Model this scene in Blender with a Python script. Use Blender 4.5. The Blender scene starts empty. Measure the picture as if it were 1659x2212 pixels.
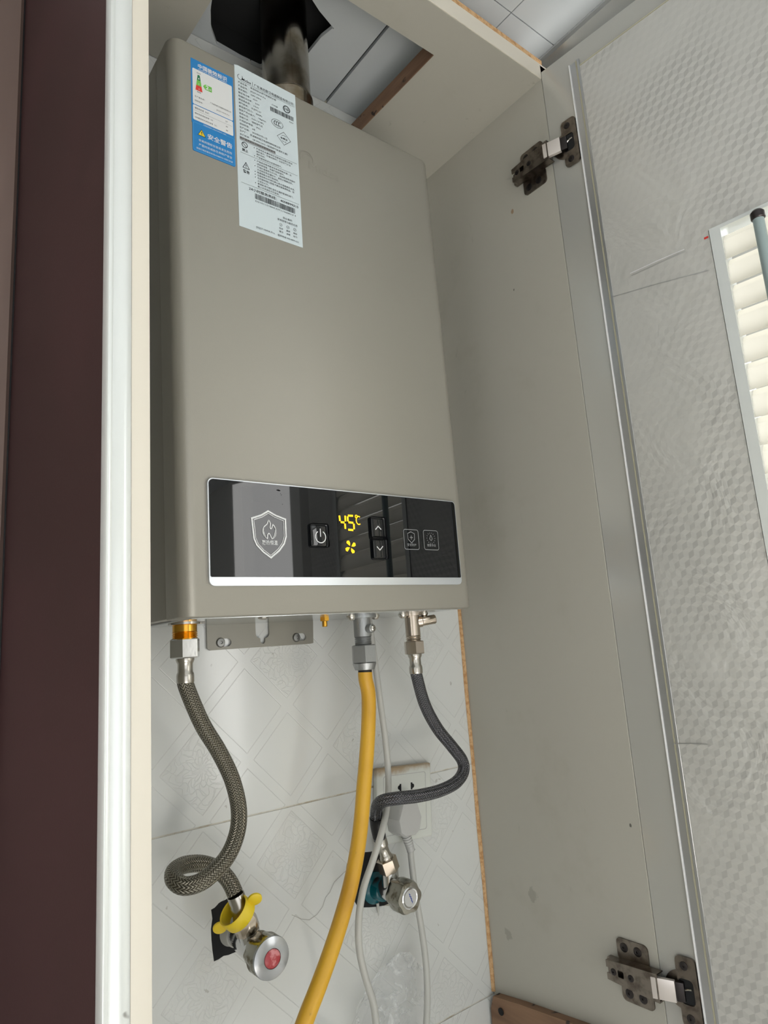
import bpy, bmesh, math, random
from mathutils import Vector, Matrix
from mathutils.geometry import tessellate_polygon
random.seed(7)
R = math.radians
SC = bpy.context.scene
COL = SC.collection

# ------------------------------------------------------------------ camera
W_, H_ = 1659, 2212
FPX = 1447.2
CAM = Vector((-0.2776, -0.5443, -0.0304))
AX = [Vector((0.7907457, -0.6081891, -0.0694781)),      # image right
      Vector((0.0615768, 0.1919525, -0.9794705)),       # image down
      Vector((0.6090399, 0.7702339, 0.1892360))]        # forward
cam = bpy.data.cameras.new('camera')
cam.sensor_fit = 'VERTICAL'
cam.sensor_height = 24.0
cam.lens = FPX / H_ * 24.0
cam.clip_start = 0.01
cam_o = bpy.data.objects.new('camera', cam)
COL.objects.link(cam_o)
mr = Matrix((AX[0], -AX[1], -AX[2])).transposed().to_4x4()
mr.translation = CAM
cam_o.matrix_world = mr
SC.camera = cam_o

# ------------------------------------------------------------------ world and light
wd = bpy.data.worlds.new('daylight')
SC.world = wd
wd.use_nodes = True
bg = wd.node_tree.nodes['Background']
bg.inputs[0].default_value = (0.86, 0.93, 1.0, 1)
bg.inputs[1].default_value = 1.0


def area(name, loc, direction, sx, sy, power, col=(1, 1, 1)):
    l = bpy.data.lights.new(name, 'AREA')
    l.shape = 'RECTANGLE'
    l.size, l.size_y, l.energy, l.color = sx, sy, power, col
    o = bpy.data.objects.new(name, l)
    COL.objects.link(o)
    o.location = loc
    o.rotation_euler = Vector(direction).to_track_quat('-Z', 'Y').to_euler()
    return o


# daylight entering by the balcony opening behind the camera and by the window in the right-hand wall
area('balcony_daylight', (-0.55, -2.55, -0.65), (0.10, 1, 0.0), 1.5, 1.7, 13, (1.0, 0.99, 1.0))
area('window_daylight', (1.06, -0.80, -0.10), (-1, 0.0, 0), 1.0, 1.1, 22, (1.0, 0.98, 0.95))
area('side_window_daylight', (-1.92, -0.9, -0.35), (1, 0.15, 0.0), 1.2, 1.3, 9, (1.0, 0.995, 1.0))
area('narrow_window_daylight', (1.06, -1.95, 0.05), (-1, 0.3, 0), 0.42, 1.3, 13, (1.0, 0.99, 0.97))

sun = bpy.data.lights.new('sun', 'SUN')           # falls through the balcony opening on the pale floor behind the camera
sun.energy, sun.angle, sun.color = 40.0, R(0.6), (1.0, 0.99, 0.99)
sun_o = bpy.data.objects.new('sun', sun)
COL.objects.link(sun_o)
sun_o.location = (-0.8, -5.0, 4.0)
sun_o.rotation_euler = Vector((0.10, 1.0, -1.2)).to_track_quat('-Z', 'Y').to_euler()

vs = SC.view_settings
SC.display_settings.display_device = 'sRGB'
vs.view_transform = 'Standard'
vs.look = 'None'
vs.exposure = -0.66
vs.gamma = 1.0
vs.use_curve_mapping = False
SC.cycles.use_denoising = True
SC.cycles.max_bounces = 8
SC.cycles.caustics_reflective = False
SC.cycles.caustics_refractive = False


# ------------------------------------------------------------------ helpers
def ray(x, y):
    return AX[0] * ((x - W_ / 2) / FPX) + AX[1] * ((y - H_ / 2) / FPX) + AX[2]


def at(x, y, ax, val):
    """point of the plane axis=val seen at a photograph pixel (used to read sizes off the photograph)"""
    d = ray(x, y)
    return CAM + d * ((val - CAM[ax]) / d[ax])


def atp(x, y, P, n):
    d = ray(x, y)
    return CAM + d * (n.dot(P - CAM) / n.dot(d))


def lin(c):
    c = c / 255.0
    return c / 12.92 if c <= 0.04045 else ((c + 0.055) / 1.055) ** 2.4


def rgb(r, g, b):
    return (lin(r), lin(g), lin(b), 1.0)


def tag(o, label=None, cat=None, group=None, kind=None):
    if label: o['label'] = label
    if cat: o['category'] = cat
    if group: o['group'] = group
    if kind: o['kind'] = kind
    return o


def empty(name, loc, label=None, cat=None, group=None):
    o = bpy.data.objects.new(name, None)
    o.empty_display_size = 0.02
    COL.objects.link(o)
    o.location = loc
    return tag(o, label, cat, group)


def hang(o, parent):
    if parent is not None:
        o.parent = parent
        if parent.type == 'EMPTY':
            o.matrix_parent_inverse = Matrix.Translation(parent.location).inverted()


def basis(d):
    d = Vector(d).normalized()
    u = d.cross(Vector((0, 0, 1)))
    if u.length < 1e-4: u = d.cross(Vector((0, 1, 0)))
    u.normalize()
    return u, d.cross(u).normalized(), d


class Frame:
    def __init__(s, o, u, v):
        s.o, s.u, s.v = Vector(o), Vector(u).normalized(), Vector(v).normalized()
        s.w = s.u.cross(s.v)

    def __call__(s, a, b, c=0.0):
        return s.o + s.u * a + s.v * b + s.w * c


class MB:
    def __init__(s):
        s.bm = bmesh.new()
        s.uv = s.bm.loops.layers.uv.new('UVMap')

    def face(s, vs_):
        try:
            return s.bm.faces.new(vs_)
        except ValueError:
            return None

    def quad(s, *pts):
        return s.face([s.bm.verts.new(p) for p in pts])

    def box(s, a, b, bevel=0.0, seg=2):
        (x0, y0, z0), (x1, y1, z1) = a, b
        return s.fbox(Frame((0, 0, 0), (1, 0, 0), (0, 1, 0)), (x0, y0, z0), (x1, y1, z1), bevel, seg)

    def fbox(s, F, a, b, bevel=0.0, seg=2):
        x0, x1 = sorted((a[0], b[0])); y0, y1 = sorted((a[1], b[1])); z0, z1 = sorted((a[2], b[2]))
        v = [s.bm.verts.new(F(x, y, z)) for x, y, z in
             [(x0, y0, z0), (x1, y0, z0), (x1, y1, z0), (x0, y1, z0), (x0, y0, z1), (x1, y0, z1), (x1, y1, z1), (x0, y1, z1)]]
        fs = [s.face([v[i] for i in q]) for q in
              [(3, 2, 1, 0), (4, 5, 6, 7), (0, 1, 5, 4), (1, 2, 6, 5), (2, 3, 7, 6), (3, 0, 4, 7)]]
        if bevel:
            es = list({e for f in fs for e in f.edges})
            bmesh.ops.bevel(s.bm, geom=es, offset=bevel, segments=seg, affect='EDGES', profile=0.6)
        return s

    def lathe(s, o, d, prof, n=28, cap=True):
        """prof = [(radius, height along d), ...]"""
        u, v, d = basis(d)
        o = Vector(o)
        rings = []
        for r, h in prof:
            rings.append([s.bm.verts.new(o + d * h + (u * math.cos(2 * math.pi * k / n) + v * math.sin(2 * math.pi * k / n)) * max(r, 1e-6)) for k in range(n)])
        for a, b in zip(rings, rings[1:]):
            for k in range(n):
                s.face([a[k], a[(k + 1) % n], b[(k + 1) % n], b[k]])
        if cap:
            s.face(rings[0][::-1]); s.face(rings[-1])
        return s

    def cyl(s, p0, p1, r, n=24, r1=None, rot=0.0):
        p0, p1 = Vector(p0), Vector(p1)
        L = (p1 - p0).length
        return s.lathe(p0, p1 - p0, [(r, 0), (r if r1 is None else r1, L)], n)

    def tube(s, pts, r, n=16, step=0.004, cap=True, vscale=1.0):
        P = smooth_path(pts, step)
        prev = None
        L = 0.0
        t0 = (P[1] - P[0]).normalized()
        u, v, _ = basis(t0)
        rings = []
        for i, p in enumerate(P):
            t = (P[min(i + 1, len(P) - 1)] - P[max(i - 1, 0)]).normalized()
            u = (u - t * u.dot(t)).normalized()
            v = t.cross(u)
            if i: L += (p - P[i - 1]).length
            rr = r(L) if callable(r) else r
            rings.append(([s.bm.verts.new(p + (u * math.cos(2 * math.pi * k / n) + v * math.sin(2 * math.pi * k / n)) * rr) for k in range(n)], L))
        for (a, la), (b, lb) in zip(rings, rings[1:]):
            for k in range(n):
                f = s.face([a[k], a[(k + 1) % n], b[(k + 1) % n], b[k]])
                if f:
                    for lp, uvv in zip(f.loops, [(k / n, la), ((k + 1) / n, la), ((k + 1) / n, lb), (k / n, lb)]):
                        lp[s.uv].uv = (uvv[0], uvv[1] * vscale)
        if cap:
            s.face(rings[0][0][::-1]); s.face(rings[-1][0])
        return s

    def plate(s, loops, F, t, close=True):
        """polygon with holes (loops[1:]) in frame F, thickness t along F.w"""
        flat = [Vector((a, b, 0)) for lp in loops for a, b in lp]
        tri = tessellate_polygon([[Vector((a, b, 0)) for a, b in lp] for lp in loops])
        A = [s.bm.verts.new(F(p.x, p.y, 0)) for p in flat]
        B = [s.bm.verts.new(F(p.x, p.y, t)) for p in flat] if t else None
        for q in tri:
            s.face([A[i] for i in q])
            if t: s.face([B[i] for i in reversed(q)])
        if t:
            k = 0
            for lp in loops:
                n = len(lp)
                for i in range(n):
                    a, b = k + i, k + (i + 1) % n
                    s.face([A[a], A[b], B[b], B[a]])
                k += n
        return s

    def stroke(s, pts, w, F, c=0.0, closed=False):
        """flat printed line of width w in frame F"""
        P = [Vector((a, b)) for a, b in pts]
        n = len(P)
        off = []
        for i in range(n):
            if closed:
                a, b = P[i - 1], P[(i + 1) % n]
            else:
                a, b = P[max(i - 1, 0)], P[min(i + 1, n - 1)]
            d1 = (P[i] - a); d2 = (b - P[i])
            if d1.length < 1e-9: d1 = d2
            if d2.length < 1e-9: d2 = d1
            d1 = d1.normalized(); d2 = d2.normalized()
            m = (d1 + d2)
            m = m.normalized() if m.length > 1e-6 else d1
            nn = Vector((-m.y, m.x))
            co = max(0.4, nn.dot(Vector((-d1.y, d1.x))))
            off.append(nn * (w / 2 / co))
        rng = range(n if closed else n - 1)
        for i in rng:
            j = (i + 1) % n
            s.quad(F(*(P[i] + off[i]), c), F(*(P[i] - off[i]), c), F(*(P[j] - off[j]), c), F(*(P[j] + off[j]), c))
        return s

    def flat(s, pts, F, c=0.0):
        return s.plate([list(pts)], Frame(F(0, 0, c), F.u, F.v), 0)

    def build(s, name, mat, parent=None, smooth=True, ang=38, recalc=True, kind=None, label=None):
        if recalc:
            bmesh.ops.recalc_face_normals(s.bm, faces=s.bm.faces)
        me = bpy.data.meshes.new(name)
        s.bm.to_mesh(me); s.bm.free()
        me.materials.append(mat)
        if smooth:
            for p in me.polygons: p.use_smooth = True
            me.set_sharp_from_angle(angle=R(ang))
        o = bpy.data.objects.new(name, me)
        COL.objects.link(o)
        hang(o, parent)
        tag(o, label, kind=kind)
        return o


def smooth_path(pts, step):
    P = [Vector(p) for p in pts]
    if len(P) == 2:
        n = max(2, int((P[1] - P[0]).length / step))
        return [P[0].lerp(P[1], i / n) for i in range(n + 1)]
    Q = [P[0] * 2 - P[1]] + P + [P[-1] * 2 - P[-2]]
    out = []
    for i in range(1, len(Q) - 2):
        p0, p1, p2, p3 = Q[i - 1:i + 3]
        n = max(2, int((p2 - p1).length / step))
        for k in range(n):
            t = k / n
            out.append(0.5 * ((2 * p1) + (p2 - p0) * t + (2 * p0 - 5 * p1 + 4 * p2 - p3) * t * t + (3 * p1 - p0 - 3 * p2 + p3) * t ** 3))
    out.append(P[-1])
    return out


def rrect(x0, y0, x1, y1, r, seg=5):
    out = []
    for cx, cy, a0 in ((x1 - r, y1 - r, 0), (x0 + r, y1 - r, 90), (x0 + r, y0 + r, 180), (x1 - r, y0 + r, 270)):
        for k in range(seg + 1):
            a = R(a0 + 90 * k / seg)
            out.append((cx + r * math.cos(a), cy + r * math.sin(a)))
    return out


def arc(cx, cy, r, a0, a1, n=20, ry=None):
    return [(cx + r * math.cos(R(a0 + (a1 - a0) * k / n)), cy + (ry or r) * math.sin(R(a0 + (a1 - a0) * k / n))) for k in range(n + 1)]


# ---- text: flat lettering, all requests are made meshes in one pass
TXT = []


def text(mb, s, F, x, y, size, x1=None, c=0.0, bold=0.0, align='L'):
    cu = bpy.data.curves.new('lettering', 'FONT')
    cu.body = s
    cu.size = 1.0
    cu.resolution_u = 2
    cu.offset = bold
    o = bpy.data.objects.new('lettering', cu)
    COL.objects.link(o)
    TXT.append((o, mb, F, x, y, size, x1, c, align))


def flush_text():
    bpy.context.view_layer.update()
    dg = bpy.context.evaluated_depsgraph_get()
    for o, mb, F, x, y, size, x1, c, align in TXT:
        me = o.evaluated_get(dg).to_mesh()
        if len(me.vertices):
            xs = [v.co.x for v in me.vertices]
            lo, hi = min(xs), max(xs)
            sx = size if x1 is None else (x1 - x) / (hi - lo)
            ox = x - lo * sx
            if align == 'C': ox = x - (lo + hi) / 2 * size; sx = size
            vs_ = [mb.bm.verts.new(F(ox + v.co.x * sx, y + v.co.y * size, c)) for v in me.vertices]
            for p in me.polygons:
                mb.face([vs_[i] for i in p.vertices])
        o.evaluated_get(dg).to_mesh_clear()
    for o, *_ in TXT:
        cu = o.data
        bpy.data.objects.remove(o)
        bpy.data.curves.remove(cu)
    TXT.clear()


# ------------------------------------------------------------------ materials
class V:
    """tiny expression wrapper over shader math nodes"""
    def __init__(s, nt, so): s.nt, s.so = nt, so

    def op(s, o, *a):
        n = s.nt.nodes.new('ShaderNodeMath')
        n.operation = o
        for i, q in enumerate((s,) + a):
            if isinstance(q, V): s.nt.links.new(q.so, n.inputs[i])
            else: n.inputs[i].default_value = q
        return V(s.nt, n.outputs[0])

    def __add__(s, o): return s.op('ADD', o)
    def __sub__(s, o): return s.op('SUBTRACT', o)
    def __mul__(s, o): return s.op('MULTIPLY', o)
    def __truediv__(s, o): return s.op('DIVIDE', o)
    def abs(s): return s.op('ABSOLUTE')
    def sin(s): return s.op('SINE')
    def fract(s): return s.op('FRACT')
    def round(s): return s.op('ROUND')
    def floor(s): return s.op('FLOOR')
    def min(s, o): return s.op('MINIMUM', o)
    def max(s, o): return s.op('MAXIMUM', o)
    def lt(s, o): return s.op('LESS_THAN', o)
    def gt(s, o): return s.op('GREATER_THAN', o)

    def step(s, a, b):
        n = s.nt.nodes.new('ShaderNodeMapRange')
        n.interpolation_type = 'SMOOTHSTEP'
        s.nt.links.new(s.so, n.inputs[0])
        n.inputs[1].default_value, n.inputs[2].default_value = a, b
        return V(s.nt, n.outputs[0])


class Mat:
    def __init__(s, name, col=(0.8, 0.8, 0.8, 1), rough=0.5, metal=0.0, **kw):
        s.m = bpy.data.materials.new(name)
        s.m.use_nodes = True
        s.nt = s.m.node_tree
        s.b = s.nt.nodes['Principled BSDF']
        s.b.inputs['Base Color'].default_value = col
        s.b.inputs['Roughness'].default_value = rough
        s.b.inputs['Metallic'].default_value = metal
        for k, v in kw.items(): s.b.inputs[k.replace('_', ' ')].default_value = v
        s.h = None

    def coord(s, which='Object'):
        if not hasattr(s, 'tc'): s.tc = s.nt.nodes.new('ShaderNodeTexCoord')
        return s.tc.outputs[which]

    def xyz(s, which='Object'):
        n = s.nt.nodes.new('ShaderNodeSeparateXYZ')
        s.nt.links.new(s.coord(which), n.inputs[0])
        return [V(s.nt, o) for o in n.outputs]

    def noise(s, scale, detail=3.0, rough=0.55, which='Object', stretch=None, dist=0.0):
        n = s.nt.nodes.new('ShaderNodeTexNoise')
        n.inputs['Scale'].default_value = scale
        n.inputs['Detail'].default_value = detail
        n.inputs['Roughness'].default_value = rough
        n.inputs['Distortion'].default_value = dist
        src = s.coord(which)
        if stretch:
            mp = s.nt.nodes.new('ShaderNodeMapping')
            mp.inputs['Scale'].default_value = stretch
            s.nt.links.new(src, mp.inputs[0]); src = mp.outputs[0]
        s.nt.links.new(src, n.inputs['Vector'])
        return V(s.nt, n.outputs['Fac'])

    def voronoi(s, scale, feature='F1', out='Distance'):
        n = s.nt.nodes.new('ShaderNodeTexVoronoi')
        n.feature = feature
        n.inputs['Scale'].default_value = scale
        s.nt.links.new(s.coord(), n.inputs['Vector'])
        return V(s.nt, n.outputs[out])

    def mix(s, fac, a, b):
        n = s.nt.nodes.new('ShaderNodeMix')
        n.data_type = 'RGBA'
        if isinstance(fac, V): s.nt.links.new(fac.so, n.inputs[0])
        else: n.inputs[0].default_value = fac
        for i, q in ((6, a), (7, b)):
            if hasattr(q, 'links'): s.nt.links.new(q, n.inputs[i])
            else: n.inputs[i].default_value = q
        return n.outputs[2]

    def color(s, so): s.nt.links.new(so, s.b.inputs['Base Color']); return s

    def rough(s, v): s.nt.links.new(v.so, s.b.inputs['Roughness']); return s

    def bump(s, h, dist=0.001, strength=1.0):
        n = s.nt.nodes.new('ShaderNodeBump')
        n.inputs['Distance'].default_value = dist
        n.inputs['Strength'].default_value = strength
        s.nt.links.new(h.so, n.inputs['Height'])
        if s.h is not None: s.nt.links.new(s.h, n.inputs['Normal'])
        s.h = n.outputs[0]
        s.nt.links.new(s.h, s.b.inputs['Normal'])
        return s


def simple(name, c, rough=0.5, metal=0.0, **kw):
    return Mat(name, rgb(*c), rough, metal, **kw).m


# champagne paint of the heater
q = Mat('champagne_paint', rgb(152, 149, 139), 0.42, 0.25, Coat_Weight=0.15, Coat_Roughness=0.25)
q.bump(q.noise(900, 2), 0.0004, 0.12)
PAINT = q.m
# cream laminate with scuffs
q = Mat('cream_laminate', rgb(198, 193, 176), 0.42)
d1 = q.noise(9, 5, 0.62).step(0.56, 0.78)
d2 = q.noise(46, 4, 0.7, stretch=(1, 1, 0.3)).step(0.66, 0.78)
c_ = q.mix(d1 * 0.35, rgb(178, 175, 164), rgb(158, 152, 137))
c_ = q.mix(d2 * 0.4, c_, rgb(120, 110, 96))
x, y, z = q.xyz()
for (sx_, sy_), sr, sc in (((1107, 457), 0.0035, (150, 118, 84)), ((1110, 626), 0.0016, (70, 64, 56)), ((1362, 1783), 0.0022, (50, 46, 42)), ((1150, 1935), 0.010, (124, 120, 108)), ((1098, 2020), 0.009, (126, 120, 108))):
    p_ = at(sx_, sy_, 0, 0.3895)
    dd_ = ((y - p_.y) * (y - p_.y) * 1.8 + (z - p_.z) * (z - p_.z)).op('SQRT') / sr + (q.noise(160, 3, 0.6) - 0.5) * 1.6
    c_ = q.mix((dd_ * -1.0 + 1.0).step(0.0, 0.35) * (0.8 if sr < 0.005 else 0.4), c_, rgb(*sc))
q.color(c_); q.bump(q.noise(30, 2), 0.001, 0.1)
CREAM = q.m
CREAM_EDGE = simple('cream_edge_band', (222, 216, 202), 0.45)
RAW = Mat('raw_chipboard', rgb(206, 160, 108), 0.8)
RAW.color(RAW.mix(RAW.noise(160, 4, 0.7).step(0.42, 0.62), rgb(216, 178, 132), rgb(190, 144, 96))); RAW.bump(RAW.noise(300, 3), 0.001, 0.5)
RAW = RAW.m
q = Mat('stained_wood', rgb(128, 98, 74), 0.6)
c_ = q.mix(q.noise(14, 4, 0.6, stretch=(1, 0.25, 2.4)).step(0.35, 0.7), rgb(142, 110, 84), rgb(104, 76, 56))
c_ = q.mix(q.noise(55, 2, 0.5).step(0.64, 0.7), c_, rgb(48, 34, 28))
q.color(c_); q.bump(q.noise(60, 3), 0.001, 0.3)
WOOD = q.m
# maroon side film
q = Mat('maroon_film', rgb(78, 56, 56), 0.5, Specular_IOR_Level=0.25)
q.color(q.mix(q.noise(3, 3).step(0.4, 0.65), rgb(66, 46, 46), rgb(74, 50, 51))); q.bump(q.noise(700, 2), 0.0003, 0.2)
MAROON = q.m
q = Mat('mauve_board', rgb(132, 112, 106), 0.4)
q.color(q.mix(q.noise(6, 3, stretch=(3, 1, 0.4)).step(0.4, 0.65), rgb(116, 98, 90), rgb(132, 112, 104)))
MAUVE = q.m
ALU = Mat('white_aluminium', rgb(226, 230, 228), 0.26, 0.35)
ALU.color(ALU.mix(ALU.noise(38, 3, 0.7).step(0.7, 0.76), rgb(226, 230, 228), rgb(150, 150, 146))); ALU = ALU.m
ALU2 = simple('satin_aluminium', (200, 202, 204), 0.28, 0.9)
SCREW = simple('zinc_screw', (150, 150, 148), 0.35, 1.0)
TRIMM = simple('ceiling_bead_aluminium', (208, 210, 210), 0.22, 0.7)
WHITE_LINE = simple('white_bead_and_glint', (235, 235, 235), 0.35)
GLUE = simple('yellowed_glue', (178, 174, 150), 0.6)
# glossy inner face of the door
q = Mat('door_laminate_gloss', rgb(194, 193, 187), 0.2, 0.4, Specular_IOR_Level=0.7)
q.bump(q.noise(6, 2), 0.002, 0.12)
DOOR = q.m
# ceramic tile with pressed diamonds
q = Mat('embossed_tile', rgb(222, 224, 221), 0.14, Coat_Weight=0.4, Coat_Roughness=0.08)
x, y, z = q.xyz()
dx = (x - 0.109) / 0.1015
dz = (z + 0.041) / 0.104
U, Vv = dx + dz, dx - dz
eu = ((U + 0.5).fract() - 0.5).abs()
ev = ((Vv + 0.5).fract() - 0.5).abs()
BW = 0.074
lu = (eu - (0.5 - BW)).abs() if False else ((U.fract() - 0.5).abs() - BW).abs()
lv = ((Vv.fract() - 0.5).abs() - BW).abs()
inU = (U.fract() - 0.5).abs().gt(BW)
inV = (Vv.fract() - 0.5).abs().gt(BW)
line_u = (lu * -1.0 + 0.009).step(0.0, 0.009) * inV
line_v = (lv * -1.0 + 0.009).step(0.0, 0.009) * inU
ru = U - U.round()
rv = Vv - Vv.round()
fl = ((U * 0.5).round() * 2.0 - U).abs().lt(0.5) * ((Vv * 0.5).round() * 2.0 - Vv).abs().lt(0.5)
flor = fl * ru.abs().max(rv.abs()).lt(0.41)
edge = fl * (ru.abs().max(rv.abs()) - 0.40).abs().lt(0.012)
rad = (ru * ru + rv * rv).op('SQRT')
ang = rv.op('ARCTAN2', ru)
wig = q.noise(70, 2, 0.5) - 0.5
f1 = ((rad * 30.0) + (ang * 8.0).sin() * 1.5 + wig * 7.0).sin()
f2_ = ((ang * 8.0) + (rad * 22.0).sin() * 1.2 + wig * 5.0).sin()
flh = (f1.abs() * -1.0 + 0.30).step(0.0, 0.28).max((f2_.abs() * -1.0 + 0.28).step(0.0, 0.26) * rad.gt(0.08)) * flor
hh = line_u.max(line_v) * -0.55 + flh * 0.55 + edge * -0.4
q.bump(q.noise(14, 3), 0.0025, 0.25)
q.bump(hh, 0.0010, 0.52)
stain = q.noise(70, 3, 0.6).step(0.705, 0.74)
c_ = q.mix(stain * 0.35, rgb(222, 224, 221), rgb(122, 112, 96))
c_ = q.mix(line_u.max(line_v) * 0.08, c_, rgb(150, 148, 142))
q.color(c_)
TILE = q.m
q = Mat('grout_backing', rgb(176, 170, 156), 0.8)
q.color(q.mix(q.noise(40, 4, 0.7).step(0.45, 0.7), rgb(212, 209, 198), rgb(178, 164, 138)))
GROUT = q.m
# aluminium foil with printed cubes
q = Mat('cube_foil', rgb(226, 226, 224), 0.33, 0.45)
x, y, z = q.xyz()
CW = 0.0108                                    # cube width along the door
sxx = (y * -1.0045) / CW
szz = z / CW
def cell(ox, oy):
    a = sxx - ox
    b = szz - oy
    a = a - a.round()
    b = b - (b / 1.7320508).round() * 1.7320508
    return a, b
a0, b0 = cell(0.0, 0.0)
a1, b1 = cell(0.5, 0.8660254)
near = (a0 * a0 + b0 * b0).lt(a1 * a1 + b1 * b1)
ha = near * a0 + (near * -1.0 + 1.0) * a1
hb = near * b0 + (near * -1.0 + 1.0) * b1
t1 = hb * 1.0
t2 = ha * 0.8660254 - hb * 0.5
t3 = ha * -0.8660254 - hb * 0.5
top = t1.max(t2).max(t3)
f2 = t2.gt(t1.max(t3))
f3 = t3.gt(t1.max(t2))
patch = q.noise(6.0, 2, 0.5).step(0.40, 0.62)
wr = q.noise(16, 4, 0.6, dist=0.8)
q.bump(wr, 0.006, 0.30)
q.bump(top, 0.0011, 0.22)
fac = (f2 * 0.75 + f3 * 0.3) * (patch * 0.88 + 0.12)
q.color(q.mix(fac * 0.44, rgb(212, 211, 206), rgb(142, 142, 139)))
q.rough(f2 * 0.08 + f3 * 0.04 + 0.30)
FOIL = q.m
q = Mat('slat_plastic', rgb(242, 241, 236), 0.45)
tr = q.nt.nodes.new('ShaderNodeBsdfTranslucent'); tr.inputs[0].default_value = rgb(252, 250, 243)
ms = q.nt.nodes.new('ShaderNodeMixShader'); ms.inputs[0].default_value = 0.6
q.nt.links.new(q.b.outputs[0], ms.inputs[1]); q.nt.links.new(tr.outputs[0], ms.inputs[2])
q.nt.links.new(ms.outputs[0], q.nt.nodes['Material Output'].inputs[0])
SLAT = q.m
CHROME = Mat('chrome', rgb(208, 208, 208), 0.14, 1.0); CHROME.bump(CHROME.noise(60, 3), 0.001, 0.12); CHROME = CHROME.m
q = Mat('grimy_chrome', rgb(176, 174, 164), 0.22, 1.0)
g_ = q.noise(70, 4, 0.65).step(0.45, 0.68)
q.color(q.mix(g_, rgb(150, 148, 138), rgb(98, 90, 68))); q.rough(g_ * 0.35 + 0.16)
GRIME = q.m
FACE = Mat('worn_chrome_face', rgb(158, 160, 162), 0.22, 1.0); FACE.bump(FACE.noise(40, 3), 0.002, 0.2); FACE = FACE.m
STEEL = simple('stainless_steel', (186, 182, 174), 0.24, 1.0)
NICKEL = simple('nickel', (196, 184, 170), 0.2, 1.0)
ZINC = Mat('zinc_die_cast', rgb(168, 170, 170), 0.42, 0.9); ZINC.bump(ZINC.noise(400, 3), 0.0006, 0.4); ZINC = ZINC.m
GALV = simple('galvanised_sheet', (205, 208, 208), 0.16, 0.85)
BRASS = simple('brass', (222, 168, 66), 0.22, 1.0)
BLACK = simple('black_rubber', (24, 24, 25), 0.6)
TAPE = simple('black_tape', (22, 22, 24), 0.45)
GRIT = simple('crack_dirt', (116, 108, 96), 0.8)
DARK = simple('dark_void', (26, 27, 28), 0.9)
FLUE = Mat('flue_steel', rgb(176, 170, 160), 0.16, 1.0)
FLUE.color(FLUE.mix(FLUE.noise(24, 4, 0.6).step(0.45, 0.7), rgb(172, 166, 156), rgb(140, 128, 108))); FLUE = FLUE.m
GLASS = simple('black_glass', (10, 12, 15), 0.02, 0.0, Specular_IOR_Level=0.5)
SILVER = simple('silver_trim', (214, 218, 222), 0.3, 0.7)
PRINT_W = simple('white_print', (226, 228, 228), 0.5)
PRINT_G = simple('grey_print', (150, 152, 152), 0.5)
PRINT_K = simple('black_print', (28, 34, 40), 0.6)
PAPER = simple('white_label_paper', (206, 218, 222), 0.4)
PAPER2 = simple('white_label_field', (222, 224, 224), 0.4)
BLUE = simple('blue_label', (30, 128, 196), 0.35)
BLUE_L = simple('light_blue_line', (96, 176, 226), 0.4)
P_GREEN = simple('green_print', (22, 112, 72), 0.45)
P_LIME = simple('lime_print', (112, 190, 76), 0.45)
P_RED = simple('red_print', (220, 58, 50), 0.45)
P_YEL = simple('yellow_print', (236, 204, 40), 0.45)
q = Mat('led_amber', rgb(255, 190, 0), 0.4)
q.b.inputs['Emission Color'].default_value = rgb(255, 206, 20)
q.b.inputs['Emission Strength'].default_value = 1.6
LED = q.m
q = Mat('yellow_gas_pvc', rgb(226, 172, 48), 0.36)
s_ = q.noise(85, 3, 0.6, stretch=(1, 1, 0.4)).step(0.67, 0.74)
c_ = q.mix(q.noise(10, 3).step(0.35, 0.7), rgb(228, 176, 52), rgb(208, 154, 44))
q.color(q.mix(s_ * 0.7, c_, rgb(104, 70, 30)))
GAS = q.m
YELLOW = Mat('yellow_plastic', rgb(240, 206, 44), 0.45, Subsurface_Weight=0.1); YELLOW = YELLOW.m
TEAL = simple('teal_plastic', (0, 92, 104), 0.25)
PVC = simple('white_pvc_cable', (196, 196, 190), 0.42)
PLUG = simple('grey_white_plug', (192, 192, 189), 0.4)
q = Mat('socket_plastic', rgb(222, 225, 218), 0.3)
x, y, z = q.xyz()
top_ = (z + q.noise(60, 3, 0.6) * 0.016 - x * -0.03).step(-0.1765, -0.167)
q.color(q.mix(top_ * 0.85, rgb(222, 225, 218), rgb(166, 138, 98)))
SOCKET = q.m
HANDLE_RED = Mat('red_cap', rgb(176, 62, 66), 0.3)
HANDLE_RED.color(HANDLE_RED.mix(HANDLE_RED.noise(160, 3).step(0.45, 0.65), rgb(166, 52, 58), rgb(206, 130, 132))); HANDLE_RED = HANDLE_RED.m
BLUE_INK = simple('blue_ink', (44, 74, 160), 0.5)
HINGE = Mat('tarnished_steel', rgb(124, 116, 108), 0.3, 1.0)
HINGE.color(HINGE.mix(HINGE.noise(90, 3).step(0.4, 0.7), rgb(140, 131, 122), rgb(104, 94, 86))); HINGE = HINGE.m
HINGE_D = simple('dark_steel', (70, 66, 66), 0.36, 1.0)
HINGE_L = simple('bright_link', (220, 212, 206), 0.3, 0.55)
RODM = simple('grey_green_tube', (150, 166, 166), 0.4)
q = Mat('ceiling_pvc', rgb(206, 211, 214), 0.3)
q.bump(q.noise(5, 2), 0.003, 0.15)
CEIL = q.m
BOUNCE_TOP = simple('white_bounce_worktop', (232, 230, 224), 0.3)
WALLP = simple('wall_paint', (226, 226, 222), 0.8)
FLOORM = Mat('floor_tile', rgb(150, 142, 130), 0.35)
FLOORM.color(FLOORM.mix(FLOORM.noise(4, 4).step(0.4, 0.65), rgb(226, 222, 214), rgb(210, 206, 198))); FLOORM = FLOORM.m
q = Mat('clear_bag', rgb(236, 238, 238), 0.12, 0.0, Transmission_Weight=0.0)
q.b.inputs['Alpha'].default_value = 0.16
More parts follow.
